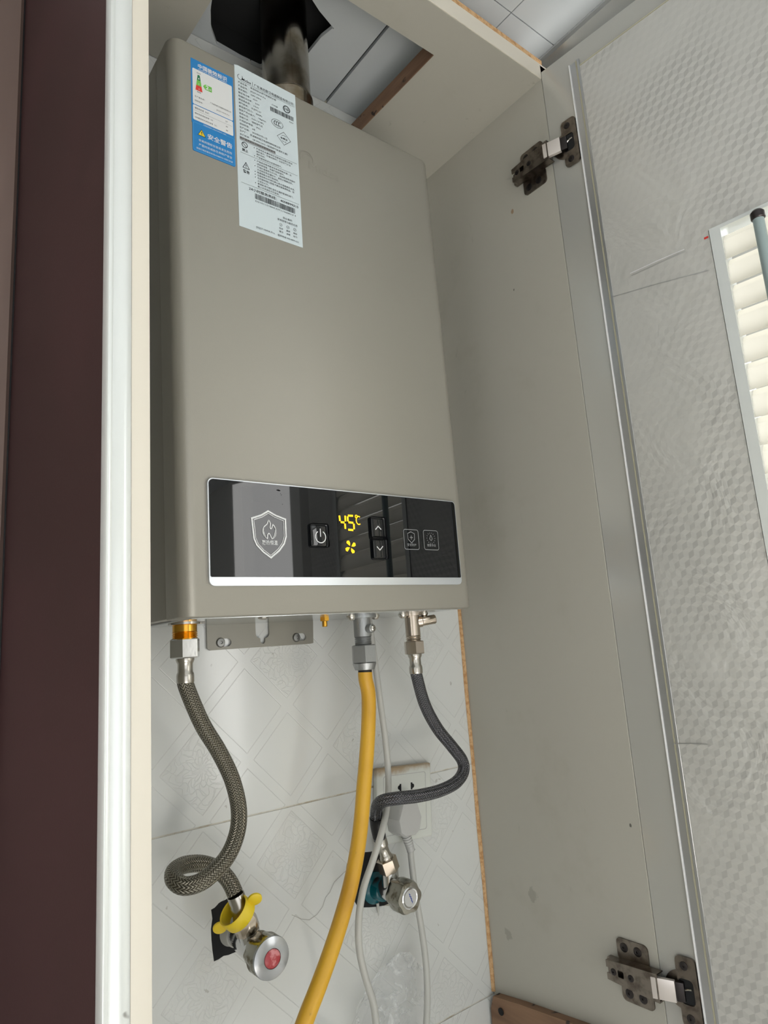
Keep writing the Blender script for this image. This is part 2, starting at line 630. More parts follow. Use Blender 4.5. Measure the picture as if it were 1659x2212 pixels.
q.bump(q.noise(60, 4, 0.6, dist=1.2), 0.004, 0.8)
wv = q.noise(34, 3, 0.6, dist=1.5).step(0.5, 0.72)
q.nt.links.new((wv * 0.46 + 0.16).so, q.b.inputs['Alpha'])
BAG = q.m


def braid(name, c_hi, c_lo, rough):
    q = Mat(name, rgb(*c_hi), rough, 0.95)
    x, y, z = q.xyz('UV')
    col = x * 10.0
    tri = (col.fract() * 2.0 - 1.0).abs()
    wv = ((y * 1000.0 / 2.7 + tri * 1.0) * 6.2831853).sin() * 0.5 + 0.5
    rib = (col * 2.0 * 3.14159265).sin().abs()
    h = wv * (rib * 0.4 + 0.6)
    q.color(q.mix(h.step(0.12, 0.6), rgb(*c_lo), rgb(*c_hi)))
    q.bump(h, 0.0008, 0.8)
    return q.m


BRAID_A = braid('braid_stainless', (150, 146, 133), (82, 78, 68), 0.34)
BRAID_B = braid('braid_grey', (118, 118, 121), (68, 68, 72), 0.36)

# ------------------------------------------------------------------ measures (metres; heater front is the plane Y = 0, its lower edge Z = 0)
D = 0.1444          # tile wall
YF = -0.0996        # front of the cabinet
XR = 0.3895         # inner face of the right side panel
XL = -0.1272        # inner face of the left side panel
ZT = 0.6817         # underside of the top board
HH = 0.572          # heater height
CZ = 0.745          # ceiling
FLZ = -1.55
TH = R(5.5)
DD = Vector((math.sin(TH), -math.cos(TH), 0))         # along the opened door, away from its hinges
DN = Vector((-math.cos(TH), -math.sin(TH), 0))        # out of its inner face
DP = Vector((XR, YF, 0))
FX = Frame((0, 0, 0), (1, 0, 0), (0, 0, 1))           # heater front: u = X, v = Z, w = -Y

# ------------------------------------------------------------------ setting
m = MB().box((-2.0, D + 0.0012, FLZ), (1.75, D + 0.16, CZ + 0.25))
wall_back = tag(m.build('wall_back', GROUT, smooth=False), kind='structure')
gr = 0.0009


def jit(pts, a=0.0012):
    return [(x + random.uniform(-a, a), y + random.uniform(-a, a)) for x, y in pts]


def pxw(pts): return [(at(x, y, 1, D).x, at(x, y, 1, D).z) for x, y in pts]


def dens(pts, n=5):
    out = []
    for i, p in enumerate(pts):
        q2 = pts[(i + 1) % len(pts)]
        out += [(p[0] + (q2[0] - p[0]) * k / n, p[1] + (q2[1] - p[1]) * k / n) for k in range(n)]
    return out


hole_l = jit(dens(pxw([(457, 1963), (487, 1942), (516, 1945), (524, 2000), (518, 2055), (460, 2076)])))
hole_r = jit(dens(pxw([(748, 1866), (766, 1848), (800, 1838), (838, 1846), (842, 1955), (772, 1962), (750, 1905)])))
zs = [FLZ, -1.04, -0.7572, -0.4786, -0.200, 0.0786, 0.3572, 0.6358, CZ]
xs = [-1.86, -1.41, -0.96, -0.51, -0.06, XR + 0.006, 0.846, 1.296, 1.746]
for j in range(len(zs) - 1):
    for i in range(len(xs) - 1):
        x0, x1, z0, z1 = xs[i] + gr, xs[i + 1] - gr, zs[j] + gr, zs[j + 1] - gr
        if x1 < -0.55: continue
        loops = [rrect(x0, z0, x1, z1, 0.0015, 2)]
        if i == 4 and j == 3: loops += [hole_l[::-1], hole_r[::-1]]
        t = MB().plate(loops, Frame((0, D + random.uniform(0, 0.0004), 0), (1, 0, 0), (0, 0, 1)), -0.0016)
        t.build('tile', TILE, wall_back, smooth=False)
ck = pxw([(752, 1876), (722, 1905), (712, 1928), (703, 1938), (697, 1958), (685, 1975), (668, 1987), (650, 1985), (630, 1976)])
MB().stroke(ck, 0.0003, Frame((0, D - 0.0003, 0), (1, 0, 0), (0, 0, 1))).build('crack', GRIT, wall_back, smooth=False)
# dark cavity behind the rough holes
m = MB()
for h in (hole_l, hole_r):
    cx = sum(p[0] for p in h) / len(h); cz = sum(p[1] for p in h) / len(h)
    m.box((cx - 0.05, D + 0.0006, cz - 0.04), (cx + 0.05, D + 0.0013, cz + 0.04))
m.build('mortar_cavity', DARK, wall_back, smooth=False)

tag(MB().box((-1.98, -0.70, -0.84), (1.08, D - 0.001, -0.80), 0.004).build('bounce_worktop', BOUNCE_TOP, smooth=False), kind='structure')  # unseen worktop, added to bounce light up onto the top board
tag(MB().box((-2.0, -2.6, FLZ - 0.1), (1.75, D + 0.16, FLZ)).build('floor', FLOORM, smooth=False), kind='structure')
# ceiling: strips along Y, cross seam at Y=-0.106, an opening broken out for the flue
hole_c = [(at(x, y, 2, CZ).x, at(x, y, 2, CZ).y) for x, y in
          [(600, -90), (462, -30), (455, 20), (456, 62), (468, 96), (520, 126), (562, 146), (668, 116), (672, 98), (720, 60), (690, 24), (668, -10)]]
hx = [p[0] for p in hole_c]; hy = [p[1] for p in hole_c]
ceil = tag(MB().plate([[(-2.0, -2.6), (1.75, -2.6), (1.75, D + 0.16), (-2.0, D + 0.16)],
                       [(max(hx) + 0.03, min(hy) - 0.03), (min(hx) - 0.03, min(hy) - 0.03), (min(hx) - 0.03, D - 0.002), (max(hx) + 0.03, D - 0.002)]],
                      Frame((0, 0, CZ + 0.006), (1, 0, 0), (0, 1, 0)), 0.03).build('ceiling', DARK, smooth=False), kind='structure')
k0 = -20
for k in range(-18, 13):
    x0 = 0.213 + 0.12 * k
    gap = 0.0022 if k in (0, -1) else 0.0007
    for ya, yb in ((-2.6, -0.1068), (-0.1055, D + 0.001)):
        g0 = 0.0022 if k == 0 else 0.0007
        g1 = 0.0022 if k == -1 else 0.0007
        X0, X1 = x0 + g0, x0 + 0.12 - g1
        loops = [[(X0, ya), (X1, ya), (X1, yb), (X0, yb)]]
        if yb > 0 and X1 > min(hx) and X0 < max(hx):
            # cut the broken opening out of this strip (clip the hole to the strip)
            def clip(poly, xc, keep):
                out = []
                for i in range(len(poly)):
                    a, b = poly[i], poly[(i + 1) % len(poly)]
                    ia, ib = (a[0] - xc) * keep >= 0, (b[0] - xc) * keep >= 0
                    if ia: out.append(a)
                    if ia != ib:
                        t = (xc - a[0]) / (b[0] - a[0]); out.append((xc, a[1] + t * (b[1] - a[1])))
                return out
            loops = []
            # columns of thin quads either side of the hole
            N = 70
            mm = MB()
            def cuts(xc):
                ys_ = []
                for i in range(len(hole_c)):
                    a, b = hole_c[i], hole_c[(i + 1) % len(hole_c)]
                    if (a[0] - xc) * (b[0] - xc) < 0:
                        t = (xc - a[0]) / (b[0] - a[0]); ys_.append(a[1] + t * (b[1] - a[1]))
                return (min(max(min(ys_), ya), yb), max(min(max(ys_), yb), ya)) if len(ys_) >= 2 else None
            for q_ in range(N):
                xa, xb = X0 + (X1 - X0) * q_ / N, X0 + (X1 - X0) * (q_ + 1) / N
                ca, cb = cuts(xa + 1e-6), cuts(xb - 1e-6)
                if ca is None and cb is None:
                    quads = [((xa, ya), (xb, ya), (xb, yb), (xa, yb))]
                else:
                    ca, cb = ca or cb, cb or ca
                    quads = [((xa, ya), (xb, ya), (xb, cb[0]), (xa, ca[0])), ((xa, ca[1]), (xb, cb[1]), (xb, yb), (xa, yb))]
                for q4_ in quads:
                    if max(q4_[2][1] - q4_[1][1], q4_[3][1] - q4_[0][1]) > 0.0004:
                        mm.plate([list(q4_)], Frame((0, 0, CZ), (1, 0, 0), (0, 1, 0)), 0.0055)
            bmesh.ops.remove_doubles(mm.bm, verts=mm.bm.verts, dist=1e-5)
            mm.build('panel', CEIL, ceil, smooth=False)
        else:
            MB().plate(loops, Frame((0, 0, CZ), (1, 0, 0), (0, 1, 0)), 0.0055).build('panel', CEIL, ceil, smooth=False)
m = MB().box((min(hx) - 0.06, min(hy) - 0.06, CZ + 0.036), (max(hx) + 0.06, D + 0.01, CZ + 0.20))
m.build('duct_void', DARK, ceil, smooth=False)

# right wall of the room with a bright window, front wall with the balcony opening
FR = Frame((1.10, 0, 0), (0, -1, 0), (0, 0, 1))
tag(MB().plate([[(-D - 0.16, FLZ), (2.6, FLZ), (2.6, CZ), (-D - 0.16, CZ)], [(0.30, -0.65), (0.30, 0.45), (1.30, 0.45), (1.30, -0.65)], [(1.74, -0.6), (1.74, 0.7), (2.16, 0.7), (2.16, -0.6)]],
               FR, 0.05).build('wall_right', WALLP, smooth=False), kind='structure')
FF = Frame((0, -2.6, 0), (1, 0, 0), (0, 0, 1))
tag(MB().plate([[(-2.0, FLZ), (1.75, FLZ), (1.75, CZ), (-2.0, CZ)], [(-1.3, -1.5), (-1.3, 0.2), (0.2, 0.2), (0.2, -1.5)]],
               FF, 0.06).build('wall_front', WALLP, smooth=False), kind='structure')
tag(MB().plate([[(-D - 0.16, FLZ), (2.6, FLZ), (2.6, CZ), (-D - 0.16, CZ)], [(0.30, -1.0), (0.30, 0.3), (1.50, 0.3), (1.50, -1.0)]],
               Frame((-2.0, 0, 0), (0, -1, 0), (0, 0, 1)), -0.05).build('wall_left', WALLP, smooth=False), kind='structure')
# ceiling bead beyond the door
m = MB()
FB = Frame((0.432, 0, CZ), (0, -1, 0), (0, 0, 1))
m.plate([[(-D, 0.0), (2.5, 0.0), (2.5, -0.004), (-D, -0.004)]], FB, 0.0)
bb = [(0.0, 0.0), (0.0, -0.052), (0.002, -0.052), (0.002, -0.016), (0.016, -0.003), (0.022, -0.003), (0.022, 0.0)]
Fb2 = Frame((0.440, -0.06, CZ), (-1, 0, 0), (0, 0, 1))
m = MB().plate([bb], Fb2, -1.9)
tag(m.build('trim_1', TRIMM, smooth=False), kind='structure')
# mauve board on the back wall left of the cabinet
MX = -0.1786
MB().box((-0.1786, D - 0.003, FLZ), (-0.1771, D - 0.0003, CZ)).build('shadow_gap', BLACK, wall_back, smooth=False)
bd = [(MX, D - 0.001), (MX, D - 0.004), (MX - 0.003, D - 0.007), (MX - 0.028, D - 0.007), (MX - 0.031, D - 0.011), (MX - 0.034, D - 0.011),
      (MX - 0.037, D - 0.008), (-0.9, D - 0.008), (-0.9, D - 0.001)]
tag(MB().plate([bd], Frame((0, 0, FLZ), (1, 0, 0), (0, 1, 0)), CZ - FLZ).build('trim_2', MAUVE, smooth=False), kind='structure')

# ------------------------------------------------------------------ cabinet
cab = empty('wall_cabinet', ((XL + XR) / 2, 0.03, -0.56), 'open cream laminate wall cabinet with maroon outer side around the gas heater', 'cabinet')
ZB = -0.62
m = MB().plate([[(-0.1550, YF + 0.004), (XL, YF + 0.004), (XL, D - 0.001), (-0.1772, D - 0.001)]], Frame((0, 0, ZB), (1, 0, 0), (0, 1, 0)), CZ - 0.03 - ZB)
sp = m.build('side_panel', MAROON, cab, label='maroon outer side panel')
MB().box((XL - 0.0002, YF + 0.0062, ZB), (XL + 0.0008, D - 0.0012, ZT)).build('inner_face', CREAM, sp, smooth=False, label='cream inner face')
MB().box((-0.1395, YF, ZB), (XL + 0.0008, YF + 0.006, CZ - 0.03), 0.0012, 2).build('edge_band', CREAM_EDGE, sp, label='cream front edge')
m = MB()
pf = [(-0.1565, YF + 0.0085), (-0.1565, YF + 0.001), (-0.1552, YF - 0.0008), (-0.1535, YF - 0.001), (-0.152, YF - 0.0002), (-0.149, YF - 0.0016), (-0.145, YF - 0.002),
      (-0.1410, YF - 0.0012), (-0.1396, YF - 0.0002), (-0.1396, YF + 0.0085)]
m.plate([pf], Frame((0, 0, ZB), (1, 0, 0), (0, 1, 0)), CZ - 0.03 - ZB)
m.build('aluminium_profile', ALU, sp, label='white aluminium front profile')
rp = MB().box((XR, YF, ZB), (XR + 0.018, D - 0.0005, ZT + 0.022), 0.0006, 1).build('side_panel', CREAM, cab)
# orange raw edge where the panel meets the tiles
m = MB()
n = 60
pr = []
for i in range(n + 1):
    z = -0.475 + (0.62 - (-0.475)) * i / n
    w = 0.0036 + 0.0004 * math.sin(i * 0.7) + 0.0003 * random.random()
    pr.append([m.bm.verts.new((XR + 0.001, D - 0.0030 - 0.0003 * math.sin(i * 0.9), z)), m.bm.verts.new((XR - w * 0.45, D - 0.0035, z)), m.bm.verts.new((XR - w, D - 0.0002, z)), m.bm.verts.new((XR + 0.001, D - 0.0002, z))])
for a, b in zip(pr, pr[1:]):
    for k in range(4): m.face([a[k], a[(k + 1) % 4], b[(k + 1) % 4], b[k]])
m.build('sealing_bead', RAW, rp, label='orange sealing bead along the tiles')
# top board with the cut-out
xo0, xo1 = -0.1565, XR + 0.018
cut = [(-0.006, -0.0478), (0.2452, -0.0478), (0.2405, D - 0.004), (-0.016, D - 0.004)]
tb = MB().plate([[(xo0, YF + 0.0012), (xo1, YF + 0.0012), (xo1, D - 0.0006), (xo0, D - 0.0006)], cut], Frame((0, 0, ZT), (1, 0, 0), (0, 1, 0)), 0.0225).build('top_board', CREAM, cab, smooth=False)
MB().box((XL, YF, ZT + 0.0008), (XR + 0.014, YF + 0.0014, ZT + 0.024), 0.0003, 1).build('edge_band', CREAM_EDGE, tb, label='cream front edge')
MB().box((XL, YF + 0.0004, ZT + 0.0242), (XR + 0.006, YF + 0.03, ZT + 0.0315)).build('raw_board', RAW, cab, label='raw orange board on top of the cabinet')
m = MB()
ce = [(0.2452, -0.0478), (0.2405, D - 0.004), (0.2385, D - 0.004), (0.2435, -0.0450), (-0.004, -0.0455), (-0.006, -0.0478)]
m.plate([[(0.2452, -0.0478), (0.2405, D - 0.004), (0.2391, D - 0.004), (0.2438, -0.0474)]], Frame((0, 0, ZT - 0.0006), (1, 0, 0), (0, 1, 0)), 0.0228)
m.build('cut_edge', WOOD, tb, smooth=False, label='raw brown edge of the cut-out')
# wooden cleat at the bottom right
cl = [(D - 0.004, -0.540), (D - 0.004, -0.490), (D - 0.010, -0.4745), (0.09, -0.469), (-0.05, -0.456), (-0.06, -0.53)]
MB().plate([cl], Frame((XR - 0.0005, 0, 0), (0, 1, 0), (0, 0, 1)), -0.011).build('wood_cleat', WOOD, cab, smooth=False, label='brown stained wooden cleat at the bottom')
cd = at(1083, 2185, 0, XR - 0.012)
m = MB().lathe((XR - 0.0125, cd.y, cd.z), (-1, 0, 0), [(0.0042, 0), (0.0042, 0.0008)], 16)
m.build('screw_hole', DARK, cab)

# ------------------------------------------------------------------ cabinet door (opened), foil lined, with a louvre
Fd = Frame(DP, DD, (0, 0, 1))                           # u along door, v up, w: DD x Z
if Fd.w.dot(DN) < 0:
    SGN = -1.0
else:
    SGN = 1.0
door = empty('cabinet_door', DP + DD * 0.27 + Vector((0, 0, -0.62)), 'opened cabinet door lined with cube-patterned foil, louvre vent in its middle', 'door')
LV = (0.1674, 0.409, -0.46, 0.3697)                     # louvre opening s0, s1, z0, z1
DW, DT, DB_ = 0.562, 0.6911, -0.62
def dfr(c): return Frame(DP + DN * c, DD, (0, 0, 1))
m = MB().plate([[(0.0008, DB_), (DW, DB_), (DW, DT), (0.0008, DT)], [(LV[0], LV[2]), (LV[0], LV[3]), (LV[1], LV[3]), (LV[1], LV[2])]], dfr(0.0), -0.017 * SGN)
leaf = m.build('leaf', DOOR, door, smooth=False)
m = MB().plate([[(0.0545, DB_ + 0.04), (DW - 0.045, DB_ + 0.04), (DW - 0.045, 0.6592), (0.0545, 0.6592)], [(LV[0] - 0.001, LV[2]), (LV[0] - 0.001, LV[3]), (LV[1] + 0.001, LV[3]), (LV[1] + 0.001, LV[2])]], dfr(0.0016), -0.0014 * SGN)
foil = m.build('foil_lining', FOIL, door, smooth=False, label='silver foil lining with cube pattern')
for nm, s0, s1, hgt, mt in (('white_bead', 0.0400, 0.0416, 0.0022, WHITE_LINE), ('foil_strip', 0.0416, 0.0492, 0.0008, ALU2), ('glue_line', 0.0492, 0.0515, 0.0013, GLUE), ('foil_strip', 0.0515, 0.0546, 0.0020, ALU2)):
    m = MB()
    m.fbox(dfr(0.0), (s0, DB_ + 0.03, 0.0), (s1, 0.6700, hgt * SGN), 0.0002, 1)
    m.build(nm, mt, foil)
m = MB().plate([[(0.0546, 0.6588), (DW - 0.045, 0.6588), (DW - 0.045, 0.6602), (0.0546, 0.6602)]], dfr(0.0022), -0.002 * SGN)
m.build('glue_line', GLUE, foil, smooth=False)
# creases and joints of the foil lining; white stroke is a painted highlight
for a, b, w_, mt in (((1457, 1606), (1530, 1607), 0.0009, ALU2), ((1363, 592), (1480, 540), 0.0009, WHITE_LINE), ((1366, 597), (1482, 544), 0.0005, ALU2), ((1322, 643), (1532, 585), 0.0005, ALU2)):
    pa, pb = atp(*a, DP, DN), atp(*b, DP, DN)
    u0, v0 = (pa - DP).dot(DD), pa.z
    u1, v1 = (pb - DP).dot(DD), pb.z
    MB().stroke([(u0, v0), (u0 * 0.5 + u1 * 0.5, v0 * 0.5 + v1 * 0.5 + 0.0006), (u1, v1)], w_, dfr(0.0022)).build('foil_crease', mt, foil)
# louvre frame and slats
lou = MB()
t = 0.0107
lou.plate([[(LV[0], LV[2]), (LV[1], LV[2]), (LV[1], LV[3]), (LV[0], LV[3])], [(LV[0] + t, LV[2] + t), (LV[0] + t, LV[3] - 0.004), (LV[1] - t, LV[3] - 0.004), (LV[1] - t, LV[2] + t)]], dfr(0.0030), -0.022 * SGN)
lf = lou.build('louvre_frame', ALU, door, smooth=False)
zc = 0.3321
slat_me = None
ang_ = R(62)
while zc > LV[2] + 0.02:
    F_ = Frame(DP + DN * -0.006 + Vector((0, 0, zc)), DD, Vector((0, 0, 1)))
    w_ = F_.w * SGN
    m = MB()
    # slat leaning: lower edge towards the inside of the cabinet
    pr_ = [(-0.0012, 0.0050), (0.0100, 0.0034), (0.0212, 0.0018), (0.0222, 0.0012), (0.0295, -0.0052)]
    pts = pr_ + [(a, b - 0.0011) for a, b in reversed(pr_)]
    FS = Frame(DP + DD * (LV[0] + t - 0.003) + DN * -0.0035 + Vector((0, 0, zc)), (0, 0, 1), DN)
    sl_len = LV[1] - LV[0] - 2 * t + 0.006
    sg = 1.0 if FS.w.dot(DD) > 0 else -1.0
    m.plate([pts], FS, sl_len * sg)
    m.build('slat', SLAT, lf, smooth=False)
    zc -= 0.02855
m = MB()
m.box((0, 0, 0), (0.0001, 0.0001, 0.0001))
m.bm.clear()
ru_ = 0.2155
pt = DP + DD * ru_ + DN * 0.0105
m = MB().cyl(pt + Vector((0, 0, -0.45)), pt + Vector((0, 0, 0.354)), 0.0052, 20)
m.build('rod', RODM, door, label='grey-green rod in front of the slats')
m = MB().lathe(pt + Vector((0, 0, 0.352)), (0, 0, 1), [(0.0056, 0), (0.0066, 0.001), (0.0066, 0.007), (0.0045, 0.0095), (0.001, 0.0105)], 20)
m.build('rod_cap', HINGE_D, door, label='dark cap on the rod')
rs = atp(1527, 515, DP, DN)
m = MB().plate([rrect((rs - DP).dot(DD) - 0.0022, rs.z - 0.001, (rs - DP).dot(DD) + 0.0022, rs.z + 0.0012, 0.0004, 2)], dfr(0.0019), -0.0002)
m.build('red_mark', P_RED, foil, smooth=False)


# ------------------------------------------------------------------ hinges
def hinge(zc, label):
    h = empty('concealed_hinge', (XR - 0.001, -0.08, zc), label, 'hinge', None)
    Fp = Frame((XR, 0, zc), (0, -1, 0), (0, 0, 1))        # u towards the viewer, v up; w = -Y x Z = -X
    sg = 1.0 if Fp.w.x < 0 else -1.0
    mp = MB()
    for s_ in (-1, 1):
        z0, z1 = sorted((s_ * 0.0085, s_ * 0.0305))
        mp.plate([rrect(0.052, z0, 0.089, z1, 0.005, 4)], Fp, 0.0018 * sg)
    mp.plate([rrect(0.040, -0.009, 0.092, 0.009, 0.002, 3)], Fp, 0.005 * sg)
    plate_ = mp.build('mounting_plate', HINGE, h)
    for s_ in (-1, 1):
        for a in (0.061, 0.077):
            sc = MB().lathe(Fp(a, s_ * 0.022, 0.0016 * sg), Fp.w * sg, [(0.0046, 0), (0.0046, 0.0006), (0.003, 0.0012), (0.0012, 0.0012), (0.001, 0.0004)], 18)
            sc.build('screw', HINGE_D, plate_)
    # hollow arm: side profile with a notch at the back end, extruded across
    am = MB()
    out = [(0.034, -0.0092), (0.034, -0.0028), (0.0385, -0.0028), (0.0385, 0.0028), (0.034, 0.0028), (0.034, 0.0095), (0.060, 0.0115), (0.0935, 0.0132), (0.0935, -0.0132), (0.060, -0.0115)]
    slot = rrect(0.0475, -0.0034, 0.0545, 0.0034, 0.001, 2)
    am.plate([out, slot[::-1]], Frame(Fp(0.0105, 0, 0.0125 * sg), Fp.u, Fp.v), 0.0014 * sg)
    for s_ in (-1, 1):
        am.plate([[(0.034, s_ * 0.0094), (0.060, s_ * 0.0115), (0.0935, s_ * 0.0132), (0.0935, s_ * 0.0120), (0.060, s_ * 0.0103), (0.034, s_ * 0.0082)]], Frame(Fp(0.0105, 0, 0.002 * sg), Fp.u, Fp.v), 0.0108 * sg)
    arm = am.build('arm', HINGE, h, smooth=False)
    for a in (0.0425, 0.063):
        MB().lathe(Fp(a + 0.0105, 0, 0.0135 * sg), Fp.w * sg, [(0.0034, 0), (0.0034, 0.0008), (0.0022, 0.0013), (0.0010, 0.0013), (0.0008, 0.0005)], 16).build('screw', HINGE_D, arm)
    # link from the arm to the cup
    pc = DP + DD * 0.0225 + Vector((0, 0, zc))
    a0 = Fp(0.1000, 0, 0.0100 * sg)
    a1 = pc + DD * 0.002 + DN * 0.0035
    d = (a1 - a0).normalized()
    Fl = Frame(a0, d, (0, 0, 1))
    s2 = 1.0 if Fl.w.dot(DN) > 0 else -1.0
    L = (a1 - a0).length
    lk = MB().fbox(Fl, (-0.004, -0.0098, 0.0), (L * 0.72, 0.0098, 0.0045 * s2), 0.0006, 2)
    link = lk.build('link', HINGE_L, h, label='bright metal link')
    MB().fbox(Fl, (L * 0.72, -0.0088, -0.004 * s2), (L + 0.001, 0.0088, 0.0032 * s2), 0.001, 2).build('knuckle', HINGE_D, h)
    for s_ in (-1, 1):
        MB().cyl(Fl(-0.001, s_ * 0.0096, 0.001 * s2), Fl(-0.001, s_ * 0.0126, 0.001 * s2), 0.0016, 12).build('pin', STEEL, link)
    # cup and its flange on the door
    cp = MB()
    Fc = Frame(DP + DN * 0.0003 + Vector((0, 0, zc)), DD, (0, 0, 1))
    s3 = 1.0 if Fc.w.dot(DN) > 0 else -1.0
    ring = [(0.0225 + 0.0177 * math.cos(2 * math.pi * k / 40), 0.0177 * math.sin(2 * math.pi * k / 40)) for k in range(40)]
    cp.plate([ring], Fc, 0.0012 * s3)
    cup = cp.build('cup', HINGE, h)
    m = MB().plate([rrect(0.0188, -0.0318, 0.0392, 0.0318, 0.0048, 5), rrect(0.0200, -0.0115, 0.0345, 0.0115, 0.004, 4)[::-1]], Fc, 0.0028 * s3)
    fg = m.build('cup_flange', HINGE, h)
    MB().plate([rrect(0.0202, -0.0113, 0.0343, 0.0113, 0.004, 4)], Frame(Fc(0, 0, 0.0013 * s3), Fc.u, Fc.v), 0.0003 * s3).build('cup_opening', DARK, cup)
    MB().tube([Fc(0.0215, -0.004, 0.003 * s3), Fc(0.026, 0.002, 0.0034 * s3), Fc(0.0325, 0.0035, 0.003 * s3)], 0.0009, 8).build('spring_wire', STEEL, cup)
    for s_ in (-1, 1):
        MB().lathe(Fc(0.0275, s_ * 0.0235, 0.0027 * s3), DN, [(0.0040, 0), (0.0040, 0.0006), (0.0026, 0.0010), (0.0010, 0.0010), (0.0008, 0.0004)], 16).build('screw', HINGE_D, fg)
    return h


hinge(0.567, 'upper tarnished steel hinge between cabinet side and opened door, near the top')
hinge(-0.3895, 'lower tarnished steel hinge with bright link, near the bottom of the opened door')

# ------------------------------------------------------------------ water heater
X0, X1, RF = -0.067, 0.2736, 0.0130
LEAN = 0.0105                                  # the heater hangs a touch out of plumb
YS = 0.037                                     # depth of the front cover
ht = empty('gas_water_heater', (0.10, 0.07, 0.0), 'champagne beige wall-hung gas water heater with black glass panel and stickers', 'water heater')


def profile(off, y_in):
    """cover outline in plan, shrunk by off and pushed back by y_in"""
    x0, x1, r = X0 + off, X1 - off, max(RF - off * 0.3, 0.002)
    P = [(x0, YS)]
    for k in range(11):
        a = R(180 + 90 * k / 10)
        P.append((x0 + r + r * math.cos(a), y_in + r + r * math.sin(a)))
    for k in range(11):
        a = R(270 + 90 * k / 10)
        P.append((x1 - r + r * math.cos(a), y_in + r + r * math.sin(a)))
    P.append((x1, YS))
    return P


m = MB()
rows = []
for z, o in ((0.0, 0.0016), (0.0004, 0.0008), (0.0016, 0.0), (HH - 0.005, 0.0), (HH - 0.0022, 0.0008), (HH - 0.0007, 0.0022), (HH, 0.0045)):
    rows.append([m.bm.verts.new((x - LEAN * z, y, z)) for x, y in profile(o, o)])
for a, b in zip(rows, rows[1:]):
    for k in range(len(a) - 1): m.face([a[k], a[k + 1], b[k + 1], b[k]])
m.face(rows[0][::-1]); m.face(rows[-1]); 
m.face([r_[-1] for r_ in rows] + [r_[0] for r_ in reversed(rows)])
cover = m.build('front_cover', PAINT, ht, ang=50)
# embossed mark on the cover
m = MB()
EM = []
pc = at(662, 342, 1, 0)
m.stroke(arc(pc.x, pc.z, 0.0085, -60, 215, 24), 0.0008, FX, 0.0004)
m.stroke(arc(pc.x + 0.0012, pc.z - 0.0006, 0.0062, 40, 200, 16), 0.0006, FX, 0.0004)
p0, p1 = at(668, 364, 1, 0), at(733, 378, 1, 0)
text(m, 'Midea', FX, p0.x, p0.z - 0.0005, 0.0150, p1.x, 0.00035, -0.004)
EMB = m
m = MB().box((X0 + 0.0024, YS - 0.004, 0.0016), (X1 - 0.0024, YS + 0.004, HH - 0.003))
m.box((X0 + 0.0004, YS + 0.0014, 0.0012), (X1 - 0.0004, D - 0.0030, HH - 0.002), 0.0012, 2)
for v_ in m.bm.verts: v_.co.x -= LEAN * v_.co.z
m.build('rear_case', PAINT, ht)
MB().box((X0 + 0.012, 0.010, -0.0006), (X1 - 0.012, D - 0.004, 0.0008)).build('bottom_plate', GALV, ht, smooth=False, label='shiny galvanised bottom plate')
# lower mounting bracket on the tiles
YB = D - 0.0032
bp = [at(x, y, 1, YB) for x, y in [(446, 1357), (677, 1343), (677, 1389), (670, 1390.5), (455, 1405), (448, 1401)]]
bl = [(p.x, p.z) for p in bp]
cxk, czk = at(567, 1362, 1, YB).x, at(567, 1362, 1, YB).z
kp = [(0.0085, 0.004)] + [(0.0085 - 0.0055 * (1 - math.cos(R(a_))), czk - 0.0030 - 0.0055 * math.sin(R(a_)) - (0.003) * 0) for a_ in range(0, 91, 15)]
kp = kp + [(0.0030, czk - 0.0105)] + [(0.0030 * math.cos(R(a_)), czk - 0.0115 - 0.0030 * math.sin(R(a_))) for a_ in range(0, 76, 25)]
key = [(cxk - x_, z_) for x_, z_ in kp] + [(cxk + x_, z_) for x_, z_ in reversed(kp)]
zl = lambda x: bl[0][1] + (bl[1][1] - bl[0][1]) * (x - bl[0][0]) / (bl[1][0] - bl[0][0])
out = [(bl[0][0], 0.012), (key[0][0], 0.012)] + key[0:] + [(key[-1][0], 0.012), (bl[1][0], 0.012)] + bl[2:]
sl = []
for sx_, sy_, dx_ in ((484, 1388, 0.0), (648, 1376, 0.0)):
    c = at(sx_, sy_, 1, YB)
    sl.append(rrect(c.x - 0.0085, c.z - 0.0042, c.x + 0.0085, c.z + 0.0042, 0.0041, 5)[::-1])
br = MB().plate([out] + sl, Frame((0, YB, 0), (1, 0, 0), (0, 0, 1)), -0.0026).build('mounting_bracket', PAINT, ht, smooth=False)
for sx_, sy_ in ((478, 1388), (642, 1377)):
    c = at(sx_, sy_, 1, YB - 0.002)
    m = MB().lathe((c.x, YB + 0.001, c.z), (0, -1, 0), [(0.0052, 0), (0.0052, 0.0014), (0.0042, 0.0030), (0.0016, 0.0034), (0.0012, 0.0024), (0.0001, 0.0022)], 20)
    m.build('screw', SCREW, br)

